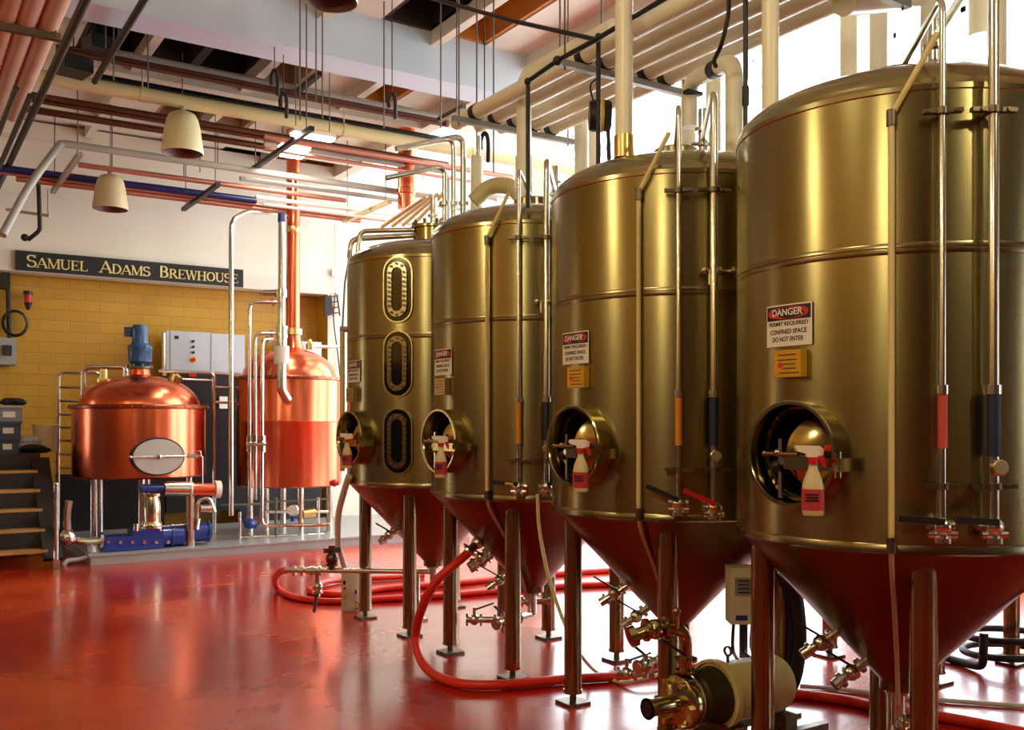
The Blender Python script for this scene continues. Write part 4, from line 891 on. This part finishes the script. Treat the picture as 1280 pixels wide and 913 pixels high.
for px, yt, yb, xe, lb in ((312, 378, 625, 346, 'tallest of three'), (319, 417, 625, 344, 'middle one of three'), (328, 424, 660, 340, 'right one of three, reaching lowest')):
    Z = 12.3; m = MB().tube([at(xe, yt, Z+.1), at(px, yt, Z), at(px, yb, Z)] if yb < 650 else [at(xe, yt, Z+.1), at(px, yt, Z), at(px-1, 658, Z), at(412, 656, Z)], .024, 12, bend=.1)
    m.sph(at(px, 555, Z), .05).cyl(at(px, 565, Z), at(px, 545, Z), .04).cyl(at(px-4, 556, Z-.04), at(px+5, 556, Z-.04), .02).cyl(at(xe-6, yt, Z+.1), at(xe-3, yt, Z+.1), .045)
    tag(m.build('steel_pipe', PIPE), 'thin steel pipe before the tall kettle left side, '+lb, 'pipe', 'thin pipes before the tall kettle')
for a in (215, 265, 330, 80, 150):
    q = K2+Vector((.55*math.cos(math.radians(a)), .55*math.sin(math.radians(a)), 0)); MB().cyl(q+Vector((0, 0, PLH)), q+Vector((0, 0, .82)), .045).build('leg', PIPE, k2)
MB().cyl(at(388, 437, 12.9), at(388, 430, 12.9), .06).cyl(at(388, 430, 12.9), at(386, 425, 12.9), .03).build('dome_nozzle', BRASS, k2)
tag(MB().tube([at(388, 433, 13.0), at(415, 434, 13.3), at(432, 432, 13.5)], .022).build('steel_pipe', PIPE), 'short level steel pipe from the tall kettle dome toward the far tank', 'pipe')
MB().sph(at(418, 604, 12.5), .05).cyl(at(412, 604, 12.5), at(424, 604, 12.5), .03).build('side_valve', REDP, k2)

# second copper duct in the ceiling
p = at(508, 262, 12.8); tag(MB().cyl((p.x, p.y, p.z), (p.x, p.y, LOWC), .115, seg=28).lathe([(.12, p.z+.2), (.13, p.z+.21), (.13, p.z+.27), (.12, p.z+.28)], (p.x, p.y, 0), 28).build('copper_duct', COPPER), 'short copper duct hanging from the ceiling right of the chimney', 'duct')

# machinery under kettle 1
t = thing('blue_pump', 'long blue pump unit on the platform under the wide kettle', 'pump', onV(190, 680, 12.0), None)
f1 = lambda px, py: onV(px, py, 12.05)
MB().bb(f1(130, 690), f1(205, 668)+Vector((0, .32, 0))).bb(f1(165, 672), f1(204, 661)+Vector((0, .28, 0))).build('gear_housing', BLUE, t)
MB().cyl(f1(204, 672)+Vector((0, .15, 0)), f1(232, 671)+Vector((0, .15, 0)), .13, seg=24).cyl(f1(216, 672)+Vector((0, .15, 0)), f1(219, 672)+Vector((0, .15, 0)), .15, seg=24).build('motor_body', BLUE, t)
MB().cyl(f1(236, 668)+Vector((0, .15, 0)), f1(262, 666)+Vector((0, .15, 0)), .12, seg=24).cyl(f1(262, 666)+Vector((0, .15, 0)), f1(265, 666)+Vector((0, .15, 0)), .135, seg=24).build('rear_motor', BLUE, t)
m = MB()
for px in (135, 150, 165, 180, 195, 210): MB().cyl(f1(px, 678)+Vector((0, .005, 0)), f1(px, 678)+Vector((0, -.03, 0)), .02, seg=8).build('bolt', PIPE, t)
MB().cyl(f1(170, 664), f1(170, 655), .03).build('vent_plug', PIPE, t)
MB().cyl(f1(200, 664), f1(200, 657), .02).build('vent_plug', PIPE, t)
MB().bb(f1(138, 697), f1(148, 690)+Vector((0, .3, 0))).bb(f1(196, 697), f1(206, 690)+Vector((0, .3, 0))).build('mounting_feet', BLACKP, t, smooth=False)
t = thing('steel_inlet_cone', 'shiny bent steel inlet funnel standing on the blue pump', 'funnel', onV(190, 660, 12.15))
cc = onV(190, 660, 12.15)
MB().lathe([(.115, 0), (.12, .01), (.115, .06), (.10, .08), (.105, .25), (.085, .38), (.12, .39), (.12, .42), (0, .42)], cc, 28).build('funnel', mat('bright_inlet_steel', (.8, .72, .5), .15, 1.), t)
MB().lathe([(.14, .0), (.14, .02)], cc, 28).cyl(cc-Vector((.2, 0, 0)), cc+Vector((.45, 0, .015)), .012).build('base_flange', PIPE, t)
t = thing('mash_manifold', 'horizontal steel and copper manifold pipe right under the wide kettle', 'pipe', onV(230, 610, 12.1))
g = lambda px, py: onV(px, py, 12.1)
MB().cyl(g(205, 611), g(240, 611), .09, seg=20).build('steel_drum', PIPE, t)
MB().cyl(g(238, 612), g(268, 612), .08, seg=20).build('copper_drum', COPPER, t)
MB().cyl(g(268, 612), g(275, 612), .11, seg=20).build('end_cap', WHITEPL, t)
MB().cyl(g(237, 612), g(239, 612), .1, seg=20).build('clamp_ring', WHITEPL, t)
MB().cyl(g(175, 611), g(206, 611), .05, seg=20).build('dark_drive', BLUE, t)
tag(MB().tube([g(238, 620), g(238, 685)], .05).build('steel_pipe', PIPE), 'upright steel pipe between manifold and blue pump', 'pipe')
tag(MB().tube([g(245, 650), g(248, 625), g(262, 622), g(268, 640)], .03, bend=.08).cyl(g(244, 662), g(246, 648), .05).cyl(g(250, 636), g(264, 636), .05).build('steel_pipe', PIPE), 'curled steel pipe with fittings above the blue rear motor', 'pipe')
tag(MB().tube([g(86, 626), g(83, 645), g(84, 665), g(92, 676), g(110, 677), g(127, 676)], .045, bend=.12).cyl(g(124, 676), g(128, 676), .1, seg=20).sph(g(84, 672), .10).build('steel_pipe', PIPE), 'bent fat steel pipe with round end left of the blue pump', 'pipe')
tag(MB().tube([g(115, 680), g(115, 694), g(100, 700), g(82, 701), g(78, 712), g(78, 720)], .028, bend=.08).cyl(g(115, 690), g(115, 682), .05).build('drain_pipe', mat('pale_drain_pipe', 'c9c9c6', .3, .3)), 'pale bent drain pipe dropping to the floor left of the blue pump', 'pipe')
# clutter of pipes below the tall kettle
g = lambda px, py: onV(px, py, 12.4)
t = thing('pipe_skid', 'rack of thin pipes and a white dial gauge below the tall kettle', 'pipe skid', g(360, 684))
for i, (a, b) in enumerate((((330, 628), (410, 624)), ((335, 640), (410, 640)), ((300, 672), (405, 668)), ((345, 622), (345, 680)), ((375, 624), (375, 672)), ((398, 622), (398, 668)), ((275, 632), (330, 630)), ((300, 640), (300, 688)))):
    MB().tube([g(*a), g(*b)], .014+.006*(i % 2)).build('pipe', PIPE if i % 3 else DSTEEL, t)
MB().lathe([(0, .03), (.075, .03), (.085, .02), (.085, -.02), (0, -.02)], g(366, 638), 28, axis=-FW).build('dial_gauge', PIPE, t)
MB().lathe([(0, .033), (.068, .033), (.068, .03)], g(366, 638), 28, axis=-FW).build('dial_face', WHITEPL, t)
MB().cyl(g(378, 643), g(393, 641), .07).build('brass_body', BRASS, t)
MB().cyl(g(366, 652), g(366, 646), .03).build('gauge_stem', BLUE, t)
MB().sph(g(312, 655), .09, sc=(1, 1, .8)).cyl(g(306, 655), g(320, 655), .06).build('pump_body', BLUE, t)
MB().cyl(g(322, 651)-FW*.05, g(322, 651)+FW*.1, .06).build('pump_cover', PIPE, t)
# control cabinets
t = thing('control_cabinet', 'silver control cabinet with two doors and a red and yellow knob on the yellow wall', 'cabinet', onV(255, 466, 14.5))
h = lambda px, py: onV(px, py, 14.55)
MB().bb(h(208, 466), h(263, 416)+Vector((0, .3, 0))).bb(h(263, 466), h(306, 419)+Vector((0, .3, 0))).build('housing', CABM, t, smooth=False)
for a, b, c_, d in ((213, 464, 261, 417), (264, 465, 305, 420)): MB().bb(h(a, b)-Vector((0, .012, 0)), h(c_, d)).build('door', CABM, t, smooth=False)
m = MB()
for px, py in ((241, 427), (241, 434), (241, 441)): m.cyl(h(px, py)-Vector((0, .04, 0)), h(px, py), .02, seg=12)
m.bb(h(218, 424)-Vector((0, .02, 0)), h(223, 420)).build('switches', BLACKP, t)
MB().cyl(h(241, 450)-Vector((0, .015, 0)), h(241, 450), .05).build('yellow_ring', YELLOW, t)
MB().cyl(h(241, 450)-Vector((0, .05, 0)), h(241, 450), .03).build('emergency_stop', REDP, t)
m = MB().bb(h(208, 642), h(300, 469)+Vector((0, .28, 0))); lc = tag(m.build('cabinet_shade_panel', CABD, smooth=False), 'dark equipment cabinet below the silver control cabinet', 'cabinet')
for px, py in ((241, 467), (279, 503)): pass
a = MB().bb(h(236, 471)-Vector((0, .02, 0)), h(245, 464)).build('warning_tab', REDP, lc, smooth=False); MB().bb(h(274, 511)-Vector((0, .02, 0)), h(284, 496)).build('paper_note', SIGNW, lc, smooth=False)
m = MB().bb(h(352, 466), h(402, 428)+Vector((0, .3, 0))); lc = tag(m.build('control_cabinet', CABM, smooth=False), 'silver control cabinet partly hidden behind the tall kettle dome', 'cabinet')
m = MB().bb(h(300, 690), h(402, 560)+Vector((0, .1, 0))); tag(m.build('cabinet_shade_panel', CABD, smooth=False), 'dark shade panel behind the pipe rack of the tall kettle', 'cabinet')  # dark sheet added for the shade below the tall kettle
m = MB().bb(h(70, 690), h(206, 590)+Vector((0, .1, 0))); tag(m.build('cabinet_shade_panel', CABD, smooth=False), 'dark shade panel behind the blue pump', 'cabinet')  # thin dark sheet added as the shade under the wide kettle
m = MB().tube([h(205, 470), h(205, 416)], .03); tag(m.build('steel_pipe', PIPE), 'upright pipe at the left side of the silver control cabinet', 'pipe')
# wall rack and junction box right of the recess
wv = lambda px, py: onV(px, py, VB-.05)
t = thing('wire_rack', 'small wire rack hanging on the white wall at the right of the yellow recess', 'rack', wv(416, 395))
for a, b in (((413, 369), (417, 396)), ((421, 368), (425, 395))): MB().tube([wv(*a), wv(*b)], .014).build('rail', BROWNP, t)
for y in (371, 378, 385, 392): MB().tube([wv(414, y), wv(423, y-1)], .01).build('rung', BROWNP, t)
MB().prism([(0, 0), (.12, 0), (.12, -.3), (0, -.34)], wv(405, 370), (1, 0, 0), (0, 0, 1), .03).build('mesh_panel', DWOOD, t)
tag(MB().bb(wv(406, 357), wv(436, 344)+Vector((0, .04, 0))).build('junction_box', WHITEPL, smooth=False), 'white junction box on the white wall above the wire rack', 'box') if False else None
m = MB().tube([wv(419, 280), wv(419, 338)], .01).box(wv(419, 341), (.12, .05, .12)).tube([wv(419, 345), wv(420, 366)], .008).tube([wv(421, 342), wv(440, 348)], .008); tag(m.build('junction_box', WHITEPL), 'white junction box with conduit on the white wall right of the chimney', 'box')
m = MB().tube(cat_curve([wv(419, 366), wv(417, 400), wv(422, 440), wv(425, 470)], 4), .01); tag(m.build('cable', BLACKP), 'dark cable hanging down the white wall below the wire rack', 'cable')

# ================================================================== LEFT SIDE: STAIR, BOXES, WALL ITEMS
U0, U1 = -.3, 1.56
t = thing('wooden_stair', 'dark open stair with worn wooden treads at the left edge', 'stair', (1.0, 12.4, 0))
for k in range(5):
    z = .21+.215*k; v = 11.95+.22*k
    MB().bb((U0, v, z-.035), (U1-.05, v+.24, z)).build('tread', WOOD, t, smooth=False)
    MB().bb((U0, v+.22, z-.02), (U1-.05, v+.235, z+.185)).build('riser', DWOOD, t, smooth=False)
MB().bb((U0, 13.05, 1.2), (U1, 14.6, 1.26)).bb((U0, 13.02, 1.12), (U1, 13.07, 1.27)).build('landing', DWOOD, t, smooth=False)
MB().bar((U1, 11.9, .1), (U1, 13.05, 1.2), .2, .05).build('stringer', DWOOD, t, smooth=False)
MB().tube([(U1+.02, 11.85, .02), (U1+.02, 11.85, .95)], .026).sph((U1+.02, 11.85, .95), .03).box((U1+.02, 11.85, .06), (.07, .07, .1)).build('newel_pipe', PIPE, t)
MB().bb((U0, 14.2, .02), (U1, 14.6, 1.2)).build('back_panel', DWOOD, t, smooth=False)
Lh = 1.26
def tub(px0, px1, z, hh, label, lidm, mt=TUBBLUE):
    a = onV(px0, 500, 13.4).x; b = onV(px1, 500, 13.4).x; t_ = thing('storage_tub', label, 'tub', ((a+b)/2, 13.55, z), 'tubs stacked on the landing')
    MB().bb((a, 13.4, z), (b, 13.75, z+hh-.03)).build('tub_body', mt, t_, smooth=False)
    MB().bb((a-.015, 13.385, z+hh-.035), (b+.015, 13.765, z+hh)).build('lid', lidm, t_, smooth=False)
    MB().bb((a+.1, 13.392, z+hh*.25), (b-.08, 13.4, z+hh*.6)).build('paper_label', SIGNW, t_, smooth=False)
tub(-8, 24, Lh, .2, 'blue grey storage tub, bottom of the stack on the landing', TUBBLUE)
tub(-8, 26, Lh+.2, .2, 'blue grey storage tub, middle of the stack on the landing', TUBBLUE)
tub(-8, 28, Lh+.4, .2, 'pale lidded storage tub, top of the stack on the landing', GREYP, mat('pale_tub', '7f8a96', .5))
m = MB()
for k in range(7): m.sph((onV(8+3*k, 500, 13.5).x, 13.55+.03*(k % 3), Lh+.64+.02*(k % 2)), .065, 8, (1.2, 1, .6))
tag(m.build('black_bag', BLACK), 'crumpled black bag on top of the tub stack', 'bag')
p = onV(57, 560, 13.6)
t = thing('plastic_bucket', 'pale plastic bucket on the landing beside the ladder', 'bucket', (p.x, p.y, Lh))
MB().lathe([(0, 0), (.13, 0), (.155, .34), (.165, .34), (.165, .36), (.15, .36), (.125, .03), (0, .03)], (p.x, p.y, Lh), 32).build('bucket_body', mat('pale_bucket', 'cfc296', .5), t)
p = onV(36, 560, 13.5); m = MB()
for k in range(6): m.sph((p.x+.06*(k % 3)-.06, p.y+.04*(k//3), Lh+.07+.08*(k//3)), .09, 8, (1.2, 1, .8))
tag(m.build('rag_heap', GREYP), 'grey heap of rags between tubs and bucket', 'rags')
p = onV(40, 560, 13.45); m = MB().sph((p.x, p.y-.1, Lh+.06), .1, 10, (1.6, 1, .6)).sph((p.x+.1, p.y-.1, Lh+.04), .08, 10, (1.4, 1, .5)); tag(m.build('black_bag', BLACK), 'black bag lying in front of the rags on the landing', 'bag')
wr = lambda px, py: onV(px, py, VB+.43)
t = thing('electrical_box', 'grey electrical box with a dark switch at the left edge', 'box', wr(5, 456))
MB().bb(wr(-14, 456)-Vector((0, .14, 0)), wr(19, 424)).build('housing', mat('grey_box', '9d9a92', .5), t, smooth=False)
MB().bb(wr(2, 445)-Vector((0, .18, 0)), wr(13, 433)-Vector((0, .14, 0))).build('switch', BLACKP, t, smooth=False)
m = MB().bb(wr(0, 362)-Vector((0, .2, 0)), wr(11, 341)-Vector((0, .02, 0))); m.tube([wr(9, 360)-Vector((0, .08, 0)), wr(11, 425)-Vector((0, .08, 0))], .03); tag(m.build('conduit_box', DWOOD), 'dark box and conduit hanging on the yellow wall at the left edge', 'box')
m = MB()
for k in range(3): c_ = wr(18, 405)-Vector((0, .08+.02*k, 0)); m.tube([c_+Vector((math.cos(a)*(.16-.01*k), 0, math.sin(a)*(.18-.01*k))) for a in [2*PI*q/28 for q in range(29)]], .012, 8)
tag(m.build('coiled_cable', BLACKP), 'coil of dark cable hung on the yellow wall at the left', 'cable')
t = thing('beacon_light', 'small red beacon light on the yellow wall left of the sign', 'light', wr(34, 388))
c_ = wr(34, 375)-Vector((0, .1, 0))
MB().cyl(c_+Vector((0, 0, .06)), c_+Vector((0, 0, .11)), .06).cyl(c_-Vector((0, 0, .15)), c_-Vector((0, 0, .05)), .02, .055).build('beacon_body', BLACKP, t)
MB().cyl(c_-Vector((0, 0, .05)), c_+Vector((0, 0, .06)), .05).build('red_lens', REDP, t)

# ================================================================== HOSES AND FLOOR ITEMS
def hose(P, r, mt, label, name='hose', grp=None, n=8):
    return tag(MB().tube(cat_curve(P, n), r, 14).build(name, mt), label, 'hose', grp)
hose([at(585, 692, 6.5), at(566, 708, 6.42), at(548, 724, 6.4), at(534, 746, 6.42), at(523, 775, 6.55), at(520, 800, 6.62), at(527, 827, 6.35), fl(545, 845, .032), fl(575, 855, .032), fl(610, 857, .032), fl(650, 855, .032), fl(704, 850, .032), fl(765, 846, .032), fl(830, 838, .032), fl(900, 832, .032)], .031, REDH, 'thick red hose looping from the third tank onto the floor', grp='red hoses')
MB_ = MB().cyl(at(583, 693, 6.5), at(600, 676, 6.6), .03).cyl(at(586, 690, 6.5), at(588, 688, 6.5), .05).sph(at(597, 679, 6.58), .045).cyl(at(605, 672, 6.6), at(622, 680, 6.7), .024)
tag(MB_.build('hose_coupling', PIPE), 'steel coupling joining the thick red hose to the third tank', 'coupling')
hose([at(357, 713, 8.02), at(349, 716, 8.3), at(344, 724, 8.9), fl(347, 736, .03), fl(362, 745, .03), fl(385, 750, .03), fl(420, 752, .03), fl(480, 749, .03), fl(560, 744, .03), fl(640, 737, .03), fl(720, 732, .03), fl(790, 730, .03)], .03, REDH, 'red hose looping from the left end of the long drain pipe', grp='red hoses')
hose([fl(386, 737, .03), fl(395, 741, .03), fl(430, 743, .03), fl(480, 736, .03), fl(560, 730, .03), fl(640, 722, .03), fl(720, 716, .03), fl(790, 712, .03)], .03, REDH, 'red hose lying behind, its end near the drain pipe handle', grp='red hoses')
hose([fl(400, 737, .09), fl(402, 729, .05), fl(430, 725, .03), fl(480, 723, .03), fl(530, 720, .03)], .028, REDH, 'short stretch of red hose farthest back, beside the bucket', grp='red hoses')
hose([at(436, 596, 7.6), at(430, 615, 7.75), at(423, 645, 7.95), at(423, 680, 8.1), at(428, 700, 8.25), at(433, 716, 8.33)], .026, mat('milky_hose', 'd5d2c0', .35), 'milky hose hanging beside the farthest tank into the white jug', 'hose')
hose([at(672, 618, 6.0), at(674, 660, 6.0), at(684, 715, 5.95), at(700, 765, 5.9), at(720, 810, 5.85), fl(745, 840, .02), fl(775, 853, .02), at(800, 850, 6.0), at(830, 842, 6.1)], .0115, CREAM, 'thin cream hose hanging from the third tank valve to the floor', 'hose')
hose([fl(1000, 858, .015), fl(1050, 862, .015), fl(1100, 868, .015), fl(1180, 876, .015), fl(1290, 884, .015)], .014, mat('white_cable', 'c9c2b0', .5), 'white hose along the floor under the nearest tank', 'hose')
hose([fl(940, 862, .03), fl(1000, 868, .03), fl(1060, 876, .03), fl(1100, 885, .03), fl(1180, 897, .03), fl(1290, 918, .03)], .03, REDH, 'red hose along the floor beneath the nearest tank', grp='red hoses')
hose([fl(1180, 822, .03), fl(1205, 829, .03), fl(1226, 832, .05), at(1229, 815, 6.3), at(1230, 792, 6.3)], .028, BLACK, 'black pipe with an upturned end behind the nearest tank', 'hose')
def ring_hose(px, py, rx, label, n=1, mt=BLACK, tilt=0):
    c_ = fl(px, py, .03); P = [c_+Vector((rx*math.cos(a), rx*math.sin(a)*.8, .028*a/PI*n)) for a in [2*PI*n*q/(26*n) for q in range(26*n+1)]]
    return tag(MB().tube(P, .024, 10).build('hose', mt), label, 'hose')
ring_hose(1268, 822, .38, 'black hose coiled on the floor at the right edge', 2)
hose([at(978, 712, 5.3), at(992, 730, 5.3), at(999, 770, 5.3), at(1000, 810, 5.3), at(993, 850, 5.3), at(980, 868, 5.3), at(970, 850, 5.3)], .035, BLACK, 'black hose hanging behind the left leg of the nearest tank, outer loop', 'hose', grp='black hoses behind the leg')
hose([at(974, 712, 5.4), at(984, 740, 5.4), at(990, 790, 5.4), at(984, 850, 5.4), at(974, 875, 5.4)], .04, BLACK, 'black hose hanging behind the left leg of the nearest tank, inner loop', 'hose', grp='black hoses behind the leg')
# white jug
p = fl(441, 762, 0); t = thing('plastic_jug', 'white plastic jug with labels standing by the far tank leg', 'jug', (p.x, p.y, 0))
m = MB().lathe([(0, 0), (.092, 0), (.1, .012), (.1, .31), (.105, .315), (.105, .335), (.09, .345), (.03, .35), (.03, .33)], (p.x, p.y, 0), 32); m.build('jug_body', mat('jug_plastic', 'd9d6c4', .4), t)
n = -FW; pf = Vector((p.x, p.y, 0))-FW*.099
for dx, z, w, h_, mt in ((-.05, .25, .04, .035, SIGNK), (.035, .17, .03, .035, SIGNK), (-.05, .20, .03, .02, SIGNK), (.04, .05, .03, .05, YELLOW), (-.05, .09, .035, .1, mat('jug_label', 'a89a5c', .5))):
    MB().box(pf+RT*dx+FW*(1-math.sqrt(max(0, 1-(dx/.1)**2)))*.1+Vector((0, 0, z)), (w, .004, h_), rz=-YAW+dx*-8).build('printed_label', mt, t, smooth=False)
MB().lathe([(.028, -.002), (.034, -.002), (.034, .002), (.028, .002)], pf+RT*.04+FW*.006+Vector((0, 0, .05)), 20, axis=n).build('round_emblem', SIGNK, t)
# valve at end of cream hose on floor
def floor_valve(px, py, Z, label, flip=1):
    p = at(px, py, Z); m_ = MB().cyl(p-RT*.09, p+RT*.12, .024).cyl(p-RT*.1, p-RT*.085, .045).cyl(p+RT*.0, p+RT*.015, .045).cyl(p+RT*.1, p+RT*.115, .042).sph(p-RT*.04, .04).cyl(p-RT*.04, p-RT*.04+Vector((0, 0, .09)), .012)
    t_ = thing('loose_valve', label, 'valve', p, None); m_.build('valve_body', PIPE, t_); MB().bar(p-RT*.04+Vector((0, 0, .07)), p+RT*.1*flip+Vector((0, 0, .12)), .018, .01).build('valve_handle', BLACK, t_)
floor_valve(792, 842, 5.6, 'steel valve cluster low in front of the second tank'); floor_valve(600, 775, 6.9, 'steel valve on a short pipe low before the third tank', 1)
floor_valve(668, 752, 7.2, 'small steel valve under the third tank cone tip', 1)

# pump with cream motor under the second tank
V = 3.38; zc = .33
t = thing('transfer_pump', 'steel pump with a big cream motor on the floor between the two nearest tanks', 'pump', (3.5, V, 0))
MB().lathe([(0, 0), (.06, 0), (.15, .01), (.155, .05), (.145, .06), (.145, .40), (.135, .44), (.08, .46), (0, .46)], (3.36, V, zc), 40, axis=(1, 0, 0)).build('motor', BEIGEM, t)
MB().lathe([(.155, .0), (.17, .0), (.17, .035), (.155, .035)], (3.36, V, zc), 40, axis=(1, 0, 0)).build('motor_flange', BEIGEM, t)
MB().lathe([(.09, 0), (.12, .02), (.13, .1), (.14, .14), (0, .14)], (3.22, V, zc), 32, axis=(1, 0, 0)).build('bearing_frame', mat('dark_olive_housing', '3a3214', .4, .3), t)
MB().lathe([(0, 0), (.09, .0), (.125, .02), (.135, .05), (.125, .085), (.1, .1), (0, .1)], (3.11, V, zc), 36, axis=(1, 0, 0)).build('pump_volute', STEEL2, t)
MB().lathe([(.05, 0), (.04, .03), (.038, .14), (.045, .17), (0, .17)], (2.94, V, zc), 24, axis=(1, 0, 0)).build('inlet_nozzle', STEEL2, t)
MB().cyl((2.936, V, zc), (2.95, V, zc), .036, seg=24).build('nozzle_dark_disc', BLACK, t)  # black disc put in for the darkness inside the nozzle
for k in range(6): a = 2*PI*k/6; MB().cyl((3.09, V+.11*math.cos(a), zc+.11*math.sin(a)), (3.14, V+.11*math.cos(a), zc+.11*math.sin(a)), .014, seg=8).build('volute_bolt', BRASS, t)
zt_ = .68
op = MB().tube([(3.18, V, zc+.05), (3.18, V, zt_), (3.0, V+.05, zt_), (2.93, V+.07, zt_-.02)], .03, 14, bend=.08)
op.cyl((3.18, V, .52), (3.18, V, .535), .055).cyl((3.18, V, .47), (3.18, V, .48), .05).cyl((3.08, V+.03, zt_), (3.065, V+.035, zt_), .055).cyl((2.99, V+.055, zt_), (2.975, V+.06, zt_), .055).sph((3.03, V+.045, zt_), .05).cyl((3.12, V, zt_), (3.12, V, zt_+.07), .014).sph((3.12, V, zt_+.08), .022).cyl((2.93, V+.07, zt_-.02), (2.9, V+.08, zt_-.03), .05)
po = op.build('outlet_pipe', STEEL2, t); MB().bar((3.03, V, zt_-.04), (3.14, V-.04, zt_-.12), .025, .012).build('valve_handle', BLACK, po)
MB().cyl((3.46, V, zc+.13), (3.46, V, zc+.185), .008).lathe([(.018, -.006), (.026, -.006), (.026, .006), (.018, .006), (.018, -.006)], (3.46, V, zc+.20), 20, axis=(1, 0, 0)).build('lifting_eye', DSTEEL, t)
MB().bb((3.1, V-.17, .08), (4.0, V-.12, .13)).bb((3.1, V+.12, .08), (4.0, V+.17, .13)).bb((3.35, V-.14, .13), (3.45, V+.14, .2)).bb((3.72, V-.14, .13), (3.8, V+.14, .2)).build('base_frame', DSTEEL, t, smooth=False)
for u in (3.15, 3.95):
    for dv in (-.14, .14): MB().cyl((u, V+dv-.015, .04), (u, V+dv+.015, .04), .04, seg=20).build('caster', BLACK, t)
p = at(934, 743, 4.98)
t2 = thing('drive_box', 'beige motor drive box with a blue stripe beside the left leg of the nearest tank', 'control box', (p.x, p.y, p.z-.16))
bx = lambda dx, dz, dy=0: p+RT*dx+Vector((0, 0, dz))-FW*dy
MB().box(p, (.20, .13, .29), rz=-YAW).build('housing', BOXM, t2, smooth=False)
MB().box(bx(-.035, .05, .067), (.09, .004, .09), rz=-YAW).build('display_frame', GREYST, t2, smooth=False)
m = MB()
for k in range(4): m.box(bx(-.035, .08-.02*k, .070), (.06, .003, .006), rz=-YAW)
m.build('printed_lines', SIGNK, t2, smooth=False)
MB().box(bx(-.045, -.11, .067), (.06, .004, .025), rz=-YAW).build('blue_stripe', BLUE, t2, smooth=False)
MB().box(p+Vector((0, 0, -.40))+FW*.08, (.04, .02, .68), rz=-YAW).build('stand', DSTEEL, t2, smooth=False)
for i, dx in enumerate((-.07, -.02, .03)):
    hose([bx(dx, -.14), bx(dx-.005, -.28), Vector((3.55+.08*i, V+.02, zc+.14))], .012 if i else .009, BLACK, 'black cable from the drive box to the cream motor, '+('left one', 'middle one', 'right one')[i], 'cable', 'cables below the drive box')

# ================================================================== LIGHT, SKY, CAMERA
w = bpy.data.worlds.new('World'); bpy.context.scene.world = w; w.use_nodes = True
bg = w.node_tree.nodes['Background']; bg.inputs[0].default_value = (.93, .96, 1, 1); bg.inputs[1].default_value = 11.0
def portal(loc, rot, sx, sy):
    ld = bpy.data.lights.new('window_portal', 'AREA'); ld.shape = 'RECTANGLE'; ld.size = sx; ld.size_y = sy; ld.cycles.is_portal = True
    o_ = bpy.data.objects.new('window_portal', ld); C.objects.link(o_); o_.location = loc; o_.rotation_euler = rot
for a, b in WIN: portal((UR+.3, (a+b)/2, (Z0+Z1)/2), (0, PI/2, 0), Z1-Z0, b-a)
for a, b in SK: portal(((a0+a1)/2, (a+b)/2, HIGHC+.2), (0, 0, 0), a1-a0, b-a)
portal(((FWN[0]+FWN[1])/2, VF-.25, (FWN[2]+FWN[3])/2), (-PI/2, 0, 0), FWN[1]-FWN[0], FWN[3]-FWN[2])
cam = bpy.data.cameras.new('camera'); co = bpy.data.objects.new('camera', cam); C.objects.link(co)
co.location = (0, 0, EYE); co.rotation_euler = (PI/2, 0, -YAW)
cam.sensor_width = 36; cam.lens = F*36/1280; cam.shift_y = (YH-456.5)/1280; cam.clip_start = .05
sc = bpy.context.scene; sc.camera = co
vs = sc.view_settings; vs.view_transform = 'Standard'; vs.look = 'None'; vs.gamma = 1; vs.use_curve_mapping = False; vs.exposure = 0.0
sc.cycles.use_denoising = True
sc.cycles.max_bounces = 8; sc.cycles.sample_clamp_indirect = 6
